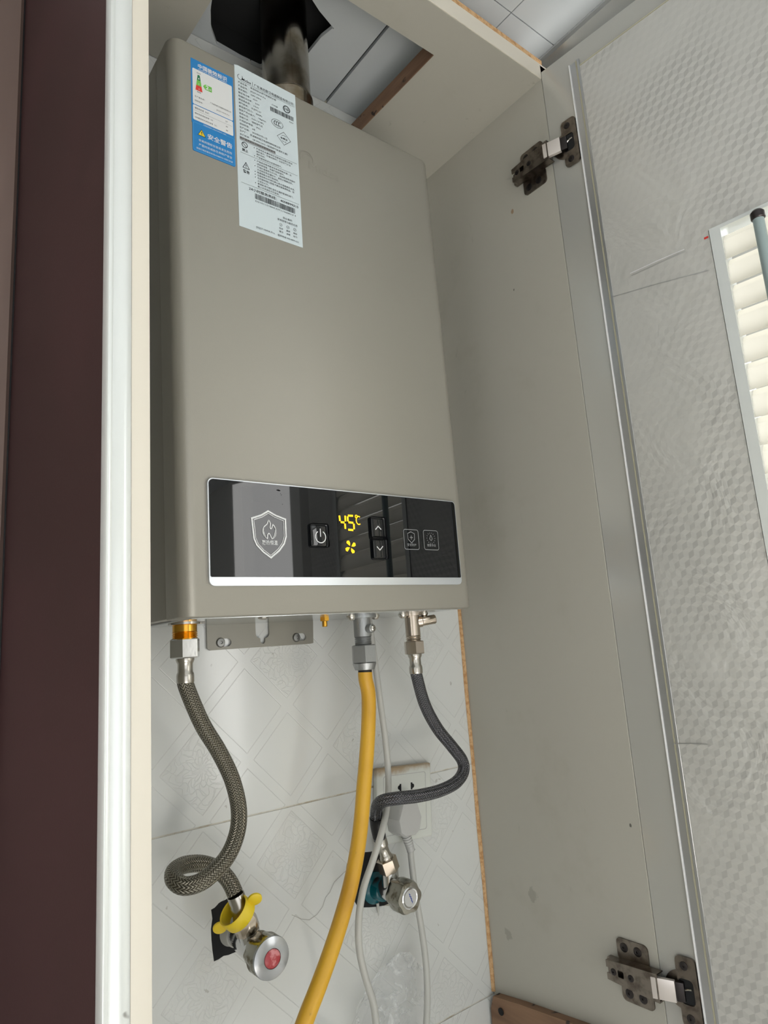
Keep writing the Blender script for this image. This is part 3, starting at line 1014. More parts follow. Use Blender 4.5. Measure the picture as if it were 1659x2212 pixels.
# control panel
PX = lambda x, y: at(420 + x / 2.676, 1010 + y / 2.676, 1, -0.0038)
PP = lambda x, y: (PX(x, y).x, PX(x, y).z)
P8 = lambda x, y: (at(500 + x / 3.456, 1080 + y / 3.456, 1, -0.0038).x, at(500 + x / 3.456, 1080 + y / 3.456, 1, -0.0038).z)
px0, px1, pz0, pz1 = -0.0440, 0.2545, 0.0262, 0.1215
gz = 0.0338
fp = MB().plate([rrect(px0, pz0, px1, pz1, 0.0052, 6)], Frame((0, -0.0030, 0), (1, 0, 0), (0, 0, 1)), -0.0032)
panel = fp.build('control_panel', SILVER, ht, smooth=False)
g = MB()
top = rrect(px0 + 0.0011, gz, px1 - 0.0011, pz1 - 0.0010, 0.0045, 6)
n = 0
gl = [(x, max(z, gz)) for x, z in top]
pts = [p for p in gl]
g.plate([rrect(px0 + 0.0011, gz, px1 - 0.0011, pz1 - 0.0010, 0.0042, 6)[:14] + [(px0 + 0.0011, gz + 0.001), (px0 + 0.002, gz), (px1 - 0.002, gz), (px1 - 0.0011, gz + 0.001)]], Frame((0, -0.0036, 0), (1, 0, 0), (0, 0, 1)), -0.0006 * -1 * -1)
glass = g.build('glass_front', GLASS, panel, smooth=False, label='black glass front')
FP = Frame((0, -0.00385, 0), (1, 0, 0), (0, 0, 1))
w = MB()
shield = [(425, 252), (470, 278), (525, 300), (529, 400), (518, 440), (490, 480), (442, 521), (398, 488), (360, 447), (344, 410), (331, 293), (385, 276)]
w.stroke([PP(*p) for p in shield], 0.0016, FP, 0.0002, True)
c_s = (431, 385)
w.stroke([PP(c_s[0] + (x - c_s[0]) * 0.885, c_s[1] + (y - c_s[1]) * 0.905) for x, y in shield], 0.0006, FP, 0.0002, True)
flame = [(428, 303), (438, 322), (437, 350), (445, 352), (453, 330), (466, 350), (471, 380), (462, 402), (447, 411), (440, 395), (430, 380), (422, 392), (421, 410), (404, 395), (394, 370), (402, 342), (418, 328)]
w.stroke([PP(*p) for p in smooth_path([Vector((a, b, 0)) for a, b in flame + flame[:1]], 8) for p in [(p.x, p.y)]], 0.0009, FP, 0.0002)
w.flat([PP(*p) for p in [(466, 350), (472, 380), (463, 402), (448, 411), (460, 392), (464, 372)]], FP, 0.0002)
w.flat([PP(*p) for p in [(402, 342), (394, 370), (404, 396), (421, 411), (406, 388), (400, 366)]], FP, 0.0002)
a, b = PP(390, 447), PP(481, 445)
text(w, '聚热恒温', FP, a[0], a[1] + 0.0006, 0.0046, b[0], 0.0002, 0.012)
flush_text()
w.build('shield_emblem', PRINT_W, panel, smooth=False, kind='stuff')
dm = MB()
for bx, by, br_ in ((485, 131, 5.0), (492, 133, 3.5), (478, 129, 2.5), (503, 158, 1.6), (498, 150, 1.4), (510, 212, 1.6)):
    c_ = PP(bx, by)
    dm.flat([(c_[0] + br_ * 0.00022 * math.cos(R(a_)) * random.uniform(0.8, 1.2), c_[1] + br_ * 0.00016 * math.sin(R(a_)) * random.uniform(0.8, 1.2)) for a_ in range(0, 360, 30)], FP, 0.0001)
dm.build('dirt_specks', DARK, panel, smooth=False, kind='stuff')
w2 = MB()
pcx, pcz = P8(663, 276)
w2.stroke(arc(pcx, pcz, 0.0058, 120, 420, 26), 0.0009, FP, 0.0006)
w2.stroke([(pcx, pcz + 0.0080), (pcx, pcz)], 0.0009, FP, 0.0006)
for tri in ([(1072, 222), (1092, 197), (1115, 222)], [(1083, 348), (1106, 375), (1128, 346)]):
    w2.stroke([P8(*p) for p in tri], 0.0009, FP, 0.0006)
ICON1 = w2
for c, hw in ((P8(652, 266), (0.0105, 0.0118)), (P8(1090, 212), (0.0098, 0.0120)), (P8(1105, 360), (0.0098, 0.0120))):
    MB().fbox(FP, (c[0] - hw[0], c[1] - hw[1], -0.0004), (c[0] + hw[0], c[1] + hw[1], 0.0003), 0.0030, 3).build('touch_pad', GLASS, panel, label='raised clear touch pad')
w3 = MB()
for box_ in ([(1282, 221), (1390, 222), (1402, 370), (1293, 369)], [(1430, 228), (1536, 230), (1548, 374), (1440, 371)]):
    q4 = [P8(*p) for p in box_]
    xs_ = [p[0] for p in q4]; zs_ = [p[1] for p in q4]
    xa, xb = (xs_[0] + xs_[3]) / 2, (xs_[1] + xs_[2]) / 2
    za, zb = (zs_[2] + zs_[3]) / 2, (zs_[0] + zs_[1]) / 2
    w3.stroke(rrect(xa, za, xb, zb, 0.0024, 4), 0.0006, FP, 0.0002, True)
    cx_, cz_ = (xa + xb) / 2, za + (zb - za) * 0.60
    if box_[0][0] == 1282:
        w3.stroke([(cx_, cz_ + 0.0062), (cx_ + 0.0048, cz_ + 0.0042), (cx_ + 0.0045, cz_ - 0.002), (cx_, cz_ - 0.0060), (cx_ - 0.0045, cz_ - 0.002), (cx_ - 0.0048, cz_ + 0.0042)], 0.0006, FP, 0.0002, True)
        w3.stroke([(cx_, cz_ + 0.0022), (cx_, cz_ - 0.0022)], 0.0006, FP, 0.0002); w3.stroke([(cx_ - 0.0022, cz_), (cx_ + 0.0022, cz_)], 0.0006, FP, 0.0002)
        text(w3, '安全防护', FP, cx_, za + 0.0038, 0.0032, None, 0.0002, 0, 'C')
    else:
        for k in range(14):
            a = 2 * math.pi * k / 14
            w3.stroke([(cx_ + 0.0052 * math.cos(a), cz_ + 0.0052 * math.sin(a)), (cx_ + 0.0064 * math.cos(a), cz_ + 0.0064 * math.sin(a))], 0.0005, FP, 0.0002)
        w3.stroke([(cx_, cz_ + 0.0034), (cx_ + 0.0021, cz_ - 0.0006), (cx_, cz_ - 0.0028), (cx_ - 0.0021, cz_ - 0.0006)], 0.0006, FP, 0.0002, True)
        text(w3, '健康净浴', FP, cx_, za + 0.0038, 0.0032, None, 0.0002, 0, 'C')
ICON2 = w3
led = MB()
for sg_ in ([(804, 117), (809, 157)], [(814, 166), (842, 168)], [(847, 118), (849, 160)], [(846, 177), (849, 216)],
            [(868, 117), (906, 119)], [(866, 124), (868, 160)], [(872, 167), (908, 171)], [(912, 178), (914, 219)], [(870, 222), (908, 226)]):
    led.stroke([P8(*p) for p in sg_], 0.0020, FP, 0.0003)
cx_, cz_ = P8(948, 153)
led.stroke(arc(cx_, cz_, 0.0031, 55, 305, 14, 0.0042), 0.0011, FP, 0.0003)
cx_, cz_ = P8(930, 124)
led.stroke(arc(cx_, cz_, 0.0014, 0, 360, 12), 0.0009, FP, 0.0003)
led.build('display_digits', LED, panel, smooth=False, label='amber 45 degree display')
fan = MB()
cx_, cz_ = P8(888, 351)
for k in range(4):
    a = math.pi / 2 * k + 0.5
    e = lambda r, o: (cx_ + r * math.cos(a + o), cz_ + r * math.sin(a + o))
    fan.flat([e(0.0012, 0), e(0.0042, -0.42), e(0.0066, -0.25), e(0.0072, 0.1), e(0.0062, 0.38), e(0.0036, 0.36)], FP, 0.0003)
fan.build('fan_symbol', LED, panel, smooth=False, label='amber fan symbol')

# ---- rating label (white)
Lx, Lz, LWd, LHt = -0.0041, 0.5705, 0.0728, 0.1873
FL = Frame((Lx, -0.0004, Lz), (1, 0, 0), (0, 0, 1))
mm_ = 0.001
lab = MB().plate([[(0, 0), (0, -LHt), (LWd, -LHt), (LWd, -0.0004), (0.004, 0.0012)]], Frame((Lx, 0.0002, Lz), (1, 0, 0), (0, 0, 1)), 0.0005)
rating = lab.build('rating_label', PAPER, ht, smooth=False, label='tall white rating sticker')
K = MB()
C0 = 0.0002
def T(s, x, y, size=2.6, x1=None, bold=0.0): text(K, s, FL, x * mm_, -y * mm_, size * mm_, None if x1 is None else x1 * mm_, C0, bold)
def rule(y, x0=3.5, x1=70.5, w=0.25): K.stroke([(x0 * mm_, -y * mm_), (x1 * mm_, -y * mm_)], w * mm_, FL, C0)
K.stroke([(x * mm_, -y * mm_) for x, y in arc(6.2, 12.4, 2.9, -50, 250, 20)], 0.45 * mm_, FL, C0)
T('Midea', 8.0, 15.2, 4.4, 18.5, 0.006)
K.stroke([(20.3 * mm_, -11.2 * mm_), (20.3 * mm_, -16.0 * mm_)], 0.3 * mm_, FL, C0)
T('广东美的厨卫电器制造有限公司', 22, 15.4, 3.9, 69.5)
rule(16.8, 6.0, 70.8)
rowsT = ['产品名称：  家用供热水燃气快速热水器', '产品型号：  JSQ27-HWA Pro', '额定电压：  220V~50Hz', '额定电功率：  42W', '电辅防冻功率：  32W', '额定热负荷：  27kW',
         '燃气种类：  天然气12T', '额定燃气压力：  2000Pa', '额定产热水能力：  14kg/min', '适用水压：  0.02~1.0 MPa', '排烟方式：  强制排气式', '外壳防护等级：  IPX2',
         '保修年限：  6年', '生产日期：  2020年07月11日', '生产厂：  芜湖美的厨卫电器制造有限公司', '执行标准：  GB 6932-2015《家用燃气快速热水器》']
for i, s in enumerate(rowsT): T(s, 3.5 + 0.02 * i, 20.4 + 4.13 * i, 2.55)
T('用户使用前应详细阅读使用说明书', 3.8, 86.6, 2.7, 44)
K2 = MB()
K2.flat([(3.4 * mm_, -84 * mm_), (3.4 * mm_, -87.4 * mm_), (44.6 * mm_, -87.4 * mm_), (44.6 * mm_, -84 * mm_)], FL, 0.0001)
K2.build('grey_box', PRINT_G, rating, smooth=False)
rule(88.2)
K.stroke([(x * mm_, -y * mm_) for x, y in arc(8.7, 92.4, 3.0, 0, 360, 24)], 0.7 * mm_, FL, C0, False)
K.stroke([(6.7 * mm_, -90.4 * mm_), (10.7 * mm_, -94.4 * mm_)], 0.6 * mm_, FL, C0)
T('禁止', 5.6, 100, 3.6, 12.4, 0.02)
for i, s in enumerate(['严禁将热水器安装在浴室或与浴室共用安', '装的室内（平衡式除外）以及空气不流', '通的场所。', '严禁使用规定外的其他燃气。']): T(s, 21.8, 91.6 + 3.2 * i, 2.4)
for y in (90.8, 100.4, 105.4, 111.9, 118.5, 121.8, 125.0, 131.6): K.stroke([(x * mm_, -v * mm_) for x, v in arc(19.6, y, 0.25, 0, 360, 8)], 0.5 * mm_, FL, C0)
rule(102.6)
K.stroke([(9.5 * mm_, -112.5 * mm_), (5.9 * mm_, -119.3 * mm_), (13.1 * mm_, -119.3 * mm_)], 0.6 * mm_, FL, C0, True)
K.stroke([(9.5 * mm_, -114.6 * mm_), (9.5 * mm_, -117.2 * mm_)], 0.7 * mm_, FL, C0); K.stroke([(9.5 * mm_, -117.8 * mm_), (9.5 * mm_, -118.4 * mm_)], 0.7 * mm_, FL, C0)
T('警告', 6.0, 124.6, 3.7, 13.2, 0.02)
for i, s in enumerate(['严格按说明书要求安装使用热水器，必', '须安装烟管，将烟气排到室外。', '环境的温度低于0℃时，请按照说明书操作', '方式排空热水器存水，避免水箱被冻坏。', '电源插座必须可靠接地。',
                       '在使用热水时请先确认热水温度是否合适。', '在机器排烟口周围不要放置易燃物品，防', '止发生火灾。', '使用前请仔细检查热水器的管道和阀门，', '确认无泄漏后方可使用。']): T(s, 22.0, 106.3 + 3.26 * i, 2.42)
rule(137.2)
T('24小时服务热线： 4008899315', 11.9, 142.3, 3.7, 69.5, 0.012)
def bars(x0, x1, y0, y1, n, sd):
    rnd = random.Random(sd)
    x = x0
    while x < x1:
        w = rnd.choice((0.25, 0.25, 0.4, 0.6)); g_ = rnd.choice((0.25, 0.35, 0.5))
        K.flat([(x * mm_, -y0 * mm_), (x * mm_, -y1 * mm_), (min(x + w, x1) * mm_, -y1 * mm_), (min(x + w, x1) * mm_, -y0 * mm_)], FL, C0)
        x += w + g_
bars(18.5, 65.2, 144.2, 150.4, 0, 3)
T('D310110186K30711360014 4', 18.8, 153.6, 2.4, 66)
T('JSQ27-HWA Pro', 18.2, 183.3, 2.9, 39.5)
T('您必备的', 50, 161.2, 2.6, 61)
T('家电管理与服务应用', 43.5, 165.2, 2.7, 67)
for x in (47.2, 55.6, 63.8):
    K.stroke([(a * mm_, -b * mm_) for a, b in arc(x, 169.6, 1.6, 0, 360, 14)], 0.25 * mm_, FL, C0)
    K.stroke([((x - 0.7) * mm_, -169.6 * mm_), ((x - 0.1) * mm_, -170.2 * mm_), ((x + 0.9) * mm_, -168.8 * mm_)], 0.25 * mm_, FL, C0)
for x, a, b in ((45, '包修', '激活'), (53.4, '报修', '进度'), (61.6, '使用', '指引')):
    T(a, x, 174.9, 2.3, x + 4.6); T(b, x, 178.6, 2.3, x + 4.6)
T('服务热线 400-8899-315', 43, 183.6, 2.5, 68)
T('CW08', 42.6, 28.4, 2.6, 49.6)
K.stroke([(a * mm_, -b * mm_) for a, b in arc(60.8, 24.6, 3.9, 0, 360, 26)], 1.0 * mm_, FL, C0)
T('10', 58.3, 26.3, 4.6, 63.2, 0.02)
bars(40.6, 69.2, 30.6, 36.0, 0, 9)
T('8204', 63.4, 39.4, 2.2, 68.4)
K.stroke([(a * mm_, -b * mm_) for a, b in arc(48.4, 48.4, 6.9, 0, 360, 30, 4.9)], 0.4 * mm_, FL, C0)
for x in (46.3, 49.0, 51.7): K.stroke([(a * mm_, -b * mm_) for a, b in arc(x, 48.4, 1.9, 60, 300, 12, 2.5)], 0.7 * mm_, FL, C0)
K.stroke([(a * mm_, -b * mm_) for a, b in ((55.8, 55.4), (64.0, 63.4), (55.8, 71.4), (47.6, 63.4))], 0.4 * mm_, FL, C0, True)
T('合格证', 51.4, 64.6, 2.6, 60.2, 0.015); T('QC 06', 53.4, 67.6, 1.8, 58.4)
K.stroke([(53 * mm_, -60.6 * mm_), (55.4 * mm_, -59.4 * mm_), (58.6 * mm_, -60.2 * mm_)], 0.4 * mm_, FL, C0)

# ---- energy label and blue safety label
Ex, Ez, EW, EH = -0.0515, 0.5527, 0.0453, 0.0735
FE = Frame((Ex, -0.0004, Ez), (1, 0, 0), (0, 0, 1))
en = MB().plate([[(0, 0), (0, -EH), (EW, -EH), (EW, 0)]], Frame((Ex, 0.0002, Ez), (1, 0, 0), (0, 0, 1)), 0.0005).build('energy_label', BLUE, ht, smooth=False, label='blue and white energy rating sticker')
e = MB()
E1 = lambda pts: [(a * mm_, -b * mm_) for a, b in pts]
e.flat(E1(rrect(1.5, 11.0, 43.8, 52.2, 1.2, 3)), FE, 0.0001)
e.flat(E1(rrect(1.5, 53.0, 43.8, 70.0, 1.2, 3)), FE, 0.0001)
e.build('white_field', PAPER2, en, smooth=False)
ew = MB()
text(ew, '中国能效标识', FE, 7.4 * mm_, -8.0 * mm_, 5.6 * mm_, 38.5 * mm_, 0.0002, 0.02)
text(ew, 'CHINA ENERGY LABEL', FE, 7.4 * mm_, -10.4 * mm_, 1.9 * mm_, 38.5 * mm_, 0.0002, 0.01)
text(ew, '中国能效标识  CHINA ENERGY LABEL', FE, 12 * mm_, -72.6 * mm_, 1.6 * mm_, 36 * mm_, 0.0002)
g1, g2, g3 = MB(), MB(), MB()
tw = lambda y: 1.1 + (y - 16.8) / (35 - 16.8) * 2.5
for mb_, ya, yb in ((g1, 16.8, 23.0), (g2, 23.0, 29.2), (g3, 29.2, 35.2)):
    mb_.flat(E1([(8.0 - tw(ya), ya), (8.0 - tw(yb), yb), (8.0 + tw(yb), yb), (8.0 + tw(ya), ya)]), FE, 0.0002)
g2.flat(E1([(12.3, 27.2), (14.6, 24.2), (21.6, 24.2), (21.6, 30.2), (14.6, 30.2)]), FE, 0.0002)
g1.build('grade_band', P_GREEN, en, smooth=False, label='dark green grade band')
g2.build('grade_band', P_LIME, en, smooth=False, label='lime grade band and arrow')
g3.build('grade_band', P_RED, en, smooth=False, label='red grade band')
text(ew, '2', FE, 15.0 * mm_, -29.2 * mm_, 6.0 * mm_, 18.4 * mm_, 0.0004, 0.03)
text(ew, '级', FE, 18.8 * mm_, -28.8 * mm_, 2.2 * mm_, 20.8 * mm_, 0.0004)
for i, y in enumerate((22.0, 28.2, 34.0)): text(ew, str(i + 1), FE, 7.4 * mm_, -y * mm_, 2.4 * mm_, 8.4 * mm_, 0.0004)
ek = MB()
for s, x, y, sz, x1 in (('能效高', 6, 15.4, 1.7, 10), ('能效低', 6, 37.4, 1.7, 10), ('生产者名称：', 3.4, 43.6, 2.0, 14), ('规格型号：', 3.4, 48.4, 2.0, 12), ('广东美的厨卫电器制造有限公司', 19.5, 43.6, 2.0, 42),
                       ('JSQ27-HWA Pro', 26, 48.4, 2.0, 40), ('额定热负荷（kW）', 3.4, 57.2, 2.4, 18), ('27', 35.5, 57.2, 2.4, 38), ('额定热负荷热效率（%）', 3.4, 63.0, 2.0, 22),
                       ('50%额定热负荷热效率（%）', 3.4, 67.4, 2.0, 26), ('89', 35.8, 63.0, 2.0, 38), ('88', 35.8, 67.4, 2.0, 38)):
    text(ek, s, FE, x * mm_, -y * mm_, sz * mm_, x1 * mm_, 0.0002)
ek.stroke(E1([(2.5, 59.2), (42.8, 59.2)]), 0.15 * mm_, FE, 0.0002)
FSf = Frame((Ex + 0.0006, -0.0006, Ez - 0.0722), (1, 0, 0), (0, 0, 1))
sa = MB().plate([rrect(0, -0.0326, 0.0446, 0, 0.0016, 4)], Frame((Ex + 0.0006, 0.0002, Ez - 0.0722), (1, 0, 0), (0, 0, 1)), 0.0007).build('safety_label', BLUE, ht, smooth=False, label='blue safety warning sticker')
sb_ = MB().stroke(rrect(0.0009, -0.0317, 0.0437, -0.0009, 0.0012, 3), 0.00025, FSf, 0.0002, True); sb_.build('border_line', BLUE_L, sa, smooth=False)
sy = MB().flat(E1([(9.2, 6.6), (5.4, 13.4), (13.0, 13.4)]), FSf, 0.0002); sy.build('warning_triangle', P_YEL, sa, smooth=False)
sk = MB().stroke(E1([(9.2, 8.8), (9.2, 11.2)]), 0.0008, FSf, 0.0004); sk.stroke(E1([(9.2, 11.8), (9.2, 12.6)]), 0.0008, FSf, 0.0004)
sk.stroke(E1([(9.2, 6.6), (5.4, 13.4), (13.0, 13.4)]), 0.0004, FSf, 0.0003, True)
sk.build('warning_mark', PRINT_K, sa, smooth=False)
sw = MB()
text(sw, '安全警告', FSf, 15.4 * mm_, -13.2 * mm_, 6.6 * mm_, 41.4 * mm_, 0.0002, 0.012)
text(sw, '非美的授权安装易发生危险', FSf, 6.0 * mm_, -20.2 * mm_, 3.0 * mm_, 41 * mm_, 0.0002)
text(sw, '严重时将威胁生命财产安全', FSf, 6.0 * mm_, -25.2 * mm_, 3.0 * mm_, 41 * mm_, 0.0002)
text(sw, '请拨打美的服务热线4008899315预约安装', FSf, 3.4 * mm_, -29.6 * mm_, 2.2 * mm_, 41.6 * mm_, 0.0002)
flush_text()
K.build('lettering', PRINT_K, rating, smooth=False, kind='stuff')
ek.build('black_lettering', PRINT_K, en, smooth=False, kind='stuff')
ew.build('white_lettering', PRINT_W, en, smooth=False, kind='stuff')
sw.build('lettering', PRINT_W, sa, smooth=False, kind='stuff')
ICON1.build('touch_icons', PRINT_W, panel, smooth=False, kind='stuff')
ICON2.build('badge_icons', PRINT_G, panel, smooth=False, kind='stuff')
EMB.build('embossed_mark', PAINT, cover, smooth=False)

# ---- fittings under the heater
YA = 0.075


def hexa(mb, o, d, r, h, ch=0.0015, n=6):
    mb.lathe(o, d, [(r - ch, 0), (r, ch * 0.8), (r, h - ch * 0.8), (r - ch, h)], n)
    return mb


def thread(mb, o, d, r, h, turns):
    pr = []
    for k in range(turns * 2 + 1):
        pr.append((r if k % 2 else r - 0.0009, h * k / (turns * 2)))
    return mb.lathe(o, d, pr, 24)


UPV, DN_ = Vector((0, 0, 1)), Vector((0, 0, -1))
fa = at(399, 1352, 1, YA); fa.z = 0
m = MB().lathe(fa, DN_, [(0.0122, 0), (0.0122, 0.0020), (0.0112, 0.0025), (0.0112, 0.0085)], 28); thread(m, fa + DN_ * 0.0085, DN_, 0.0118, 0.007, 4)
m.build('hot_water_outlet', BRASS, ht, label='brass threaded outlet')
m = MB().lathe(fa + Vector((0, 0, -0.0004)), DN_, [(0.015, 0), (0.015, 0.0016)], 28); m.fbox(Frame(fa, (1, 0, 0), (0, 1, 0)), (0.006, -0.010, -0.0022), (0.0165, -0.001, -0.0006), 0.0006, 1)
m.build('outlet_clip', STEEL, ht)
# gas inlet
fg = at(782, 1345, 1, YA); fg.z = 0
m = MB().lathe(fg, DN_, [(0.0165, -0.0002), (0.0165, 0.0030), (0.0098, 0.0032), (0.0098, 0.0235)], 28); thread(m, fg + DN_ * 0.0235, DN_, 0.0096, 0.009, 5)
gas_in = m.build('gas_inlet', ZINC, ht, label='grey cast gas inlet')
e1 = at(806, 1357, 1, YA - 0.016)
m = MB().lathe(Vector((fg.x, YA, e1.z)), e1 - Vector((fg.x, YA, e1.z)), [(0.0050, 0), (0.0050, (e1 - Vector((fg.x, YA, e1.z))).length - 0.001), (0.0042, (e1 - Vector((fg.x, YA, e1.z))).length)], 18)
m.build('test_port', ZINC, gas_in)
dv = (e1 - Vector((fg.x, YA, e1.z))).normalized()
m = MB().lathe(e1 - dv * 0.0002, dv, [(0.0034, 0), (0.0034, 0.0012), (0.0024, 0.002), (0.001, 0.002), (0.0008, 0.001)], 16); m.build('screw', STEEL, gas_in)
# cold water inlet
fc = at(890, 1338, 1, YA); fc.z = 0
m = MB().lathe(fc, DN_, [(0.0135, -0.0002), (0.0135, 0.0028), (0.0088, 0.003), (0.0088, 0.0260)], 28); thread(m, fc + DN_ * 0.026, DN_, 0.0092, 0.0080, 3)
cold = m.build('cold_water_inlet', NICKEL, ht, label='shiny nickel inlet')
s0 = Vector((fc.x, YA, -0.0115)); s1 = at(940, 1337, 1, YA - 0.012)
ds = (s1 - s0).normalized(); Ls = (s1 - s0).length
m = MB().lathe(s0, ds, [(0.0066, 0.004), (0.0066, 0.0115), (0.0056, 0.0125), (0.0056, Ls - 0.001), (0.005, Ls), (0.0042, Ls), (0.0036, Ls - 0.003)], 22)
m.build('relief_stub', NICKEL, cold)
for c in (fg, fc):
    for sx_ in (-0.0165, 0.0165):
        m = MB().lathe(Vector((c.x + sx_, YA - 0.003, -0.0004)), DN_, [(0.0052, 0), (0.0052, 0.0010), (0.0040, 0.0036), (0.0028, 0.0048), (0.0012, 0.0050), (0.0010, 0.0040)], 18)
        m.build('flange_screw', STEEL, ht)
fb = at(701, 1338, 1, YA); fb.z = 0
m = MB(); hexa(m, fb, DN_, 0.0052, 0.0045, 0.0006); m.lathe(fb, DN_, [(0.0028, 0.0045), (0.0028, 0.010), (0.0022, 0.0105)], 14); m.build('earth_stud', BRASS, ht, label='small brass stud')
fb = at(568, 1333, 1, 0.03); fb.z = 0
m = MB().lathe(fb, DN_, [(0.0048, -0.0004), (0.0048, 0.0012), (0.0030, 0.0026), (0.001, 0.0028)], 16); m.build('flange_screw', STEEL, ht)

# ------------------------------------------------------------------ flue pipe
fx, fy = 0.1030, 0.072
fl_ = empty('flue_pipe', (fx, fy, HH), 'shiny stainless steel flue pipe rising from heater top through the cut-out', 'pipe')
zr = at(622, 178, 1, fy - 0.028).z
MB().lathe((fx, fy, HH - 0.001), (0, 0, 1), [(0.0305, 0), (0.0305, zr - HH - 0.004), (0.0318, zr - HH - 0.001), (0.0318, zr - HH + 0.002), (0.0300, zr - HH + 0.004)], 48).build('socket_collar', FLUE, fl_)
MB().lathe((fx, fy, zr - 0.001), (0, 0, 1), [(0.0293, 0), (0.0293, CZ + 0.16 - zr)], 48).build('pipe', FLUE, fl_)

# ------------------------------------------------------------------ hoses
def hose_end(mb, o, d, r0):
    """pressed ferrule: o at the nut, running along d"""
    return mb.lathe(o, d, [(r0 + 0.0012, 0), (r0 + 0.0014, 0.0015), (r0 + 0.0004, 0.004), (r0 - 0.0002, 0.005), (r0 - 0.0002, 0.0125), (r0 + 0.0006, 0.014), (r0 + 0.0009, 0.016), (r0 + 0.0009, 0.0215), (r0 + 0.0004, 0.0225)], 24)


# left: stainless braided hose from the brass outlet, looping to the red valve
lh = empty('braided_hose', (fa.x, YA, -0.15), 'stainless braided hose looping from brass outlet down to red-capped valve', 'hose')
m = MB(); hexa(m, fa + DN_ * 0.0150, DN_, 0.0142, 0.0178, 0.0012); m.build('nut', CHROME, lh, label='chrome hexagon nut')
m = hose_end(MB(), fa + DN_ * 0.0328, DN_, 0.0072); m.build('ferrule', STEEL, lh)
hp = [fa + DN_ * 0.050, fa + DN_ * 0.056]
for x, y, Y in ((417, 1520, 0.076), (440, 1570, 0.078), (472, 1622, 0.080), (500, 1680, 0.080), (515, 1740, 0.078), (514, 1790, 0.074), (498, 1838, 0.070), (472, 1874, 0.067), (436, 1904, 0.066),
                (400, 1914, 0.070), (377, 1902, 0.080), (376, 1882, 0.093), (400, 1868, 0.103), (436, 1866, 0.108), (470, 1878, 0.108), (494, 1902, 0.104), (508, 1930, 0.100)):
    hp.append(at(x, y, 1, Y))
m = MB().tube(hp, 0.0076, 20, 0.003); m.build('braid', BRAID_A, lh)
LEND = hp[-1]; LDIR = (hp[-1] - hp[-2]).normalized()
# left valve
vax, vaz = 0.0362, -0.3042
VY = 0.061
vb = Vector((vax, 0.098, vaz))
od = (LEND - vb); oL = od.length; od = od.normalized()
m = MB().lathe(LEND - od * 0.001, -od, [(0.0080, 0), (0.0082, 0.001), (0.0082, 0.008), (0.0090, 0.0095), (0.0090, 0.016)], 24); m.build('ferrule', STEEL, lh)
m = MB(); m.lathe(LEND - od * 0.016, -od, [(0.0086, 0), (0.0112, 0.010), (0.0118, 0.012), (0.0118, 0.021), (0.0106, 0.0225)], 8); m.build('nut', NICKEL, lh, label='nickel nut under the yellow ring')


def knob(mb, c, d, r, L, n=8, rip=0.06):
    """faceted valve handle, axis d"""
    u, v, d = basis(d)
    N = 64
    rings = []
    for rr, h in ((0.80, 0), (0.95, 0.06), (1.0, 0.22), (1.0, 0.86), (0.93, 1.0)):
        rings.append([mb.bm.verts.new(c + d * (h * L) + (u * math.cos(2 * math.pi * k / N) + v * math.sin(2 * math.pi * k / N)) * (r * rr * (1 + rip * math.cos(n * 2 * math.pi * k / N)))) for k in range(N)])
    for a, b in zip(rings, rings[1:]):
        for k in range(N): mb.face([a[k], a[(k + 1) % N], b[(k + 1) % N], b[k]])
    mb.face(rings[0][::-1]); mb.face(rings[-1])
    return mb


FWD = Vector((0, -1, 0))
v1 = empty('angle_valve', (vax, D, vaz), 'chrome angle valve with red-centred handle on the left, under the yellow ring', 'valve')
m = MB().lathe((vax, D + 0.009, vaz), FWD, [(0.0165, 0), (0.0165, 0.003), (0.0115, 0.011), (0.0112, 0.020)], 28); m.build('wall_stub', PVC, v1, label='off-white stub in the hole')
m = MB().lathe((vax, D - 0.010, vaz), FWD, [(0.0100, 0), (0.0100, 0.014), (0.0122, 0.018), (0.0130, 0.030), (0.0122, 0.044), (0.0104, 0.050), (0.0094, 0.060)], 28)
m.lathe(vb, od, [(0.0104, 0), (0.0104, oL - 0.037)], 24)
m.build('body', CHROME, v1)
m = knob(MB(), Vector((vax, VY + 0.0255, vaz)), FWD, 0.0172, 0.0235, 8, 0.05); m.build('handle', GRIME, v1, label='grimy faceted handle')
m = MB().lathe((vax, VY + 0.0035, vaz), FWD, [(0.0178, 0), (0.0181, 0.001), (0.0176, 0.0026), (0.0120, 0.0038), (0.0084, 0.0040), (0.0080, 0.0034)], 40); m.build('face_plate', FACE, v1)
m = MB().lathe((vax, VY + 0.0002, vaz), FWD, [(0.0080, 0), (0.0078, 0.0008), (0.0050, 0.0017), (0.0001, 0.0020)], 28); m.build('cap', HANDLE_RED, v1, label='red cap')

# yellow plastic ring hanging on the left hose end
rc = at(513, 1973, 1, 0.096)
yr = empty('plastic_ring', rc, 'yellow plastic ring with two round ears around the left hose end', 'ring')
ax_ = Vector((-0.72, -0.10, 0.66)).normalized()
uu = Vector((0.535, -0.575, 0.617)); uu = (uu - ax_ * uu.dot(ax_)).normalized()
ww = ax_.cross(uu)
m = MB()
N = 48
prof = [(0.0142, -0.0068), (0.0152, -0.0056), (0.0152, 0.0056), (0.0144, 0.0068), (0.0134, 0.0060), (0.0132, -0.0060)]
rings = [[m.bm.verts.new(rc + (uu * math.cos(2 * math.pi * k / N) * 1.06 + ww * math.sin(2 * math.pi * k / N) * 0.92) * r_ + ax_ * h) for r_, h in prof] for k in range(N)]
for k in range(N):
    a, b = rings[k], rings[(k + 1) % N]
    for j in range(len(prof)): m.face([a[j], a[(j + 1) % len(prof)], b[(j + 1) % len(prof)], b[j]])
m.build('band', YELLOW, yr)
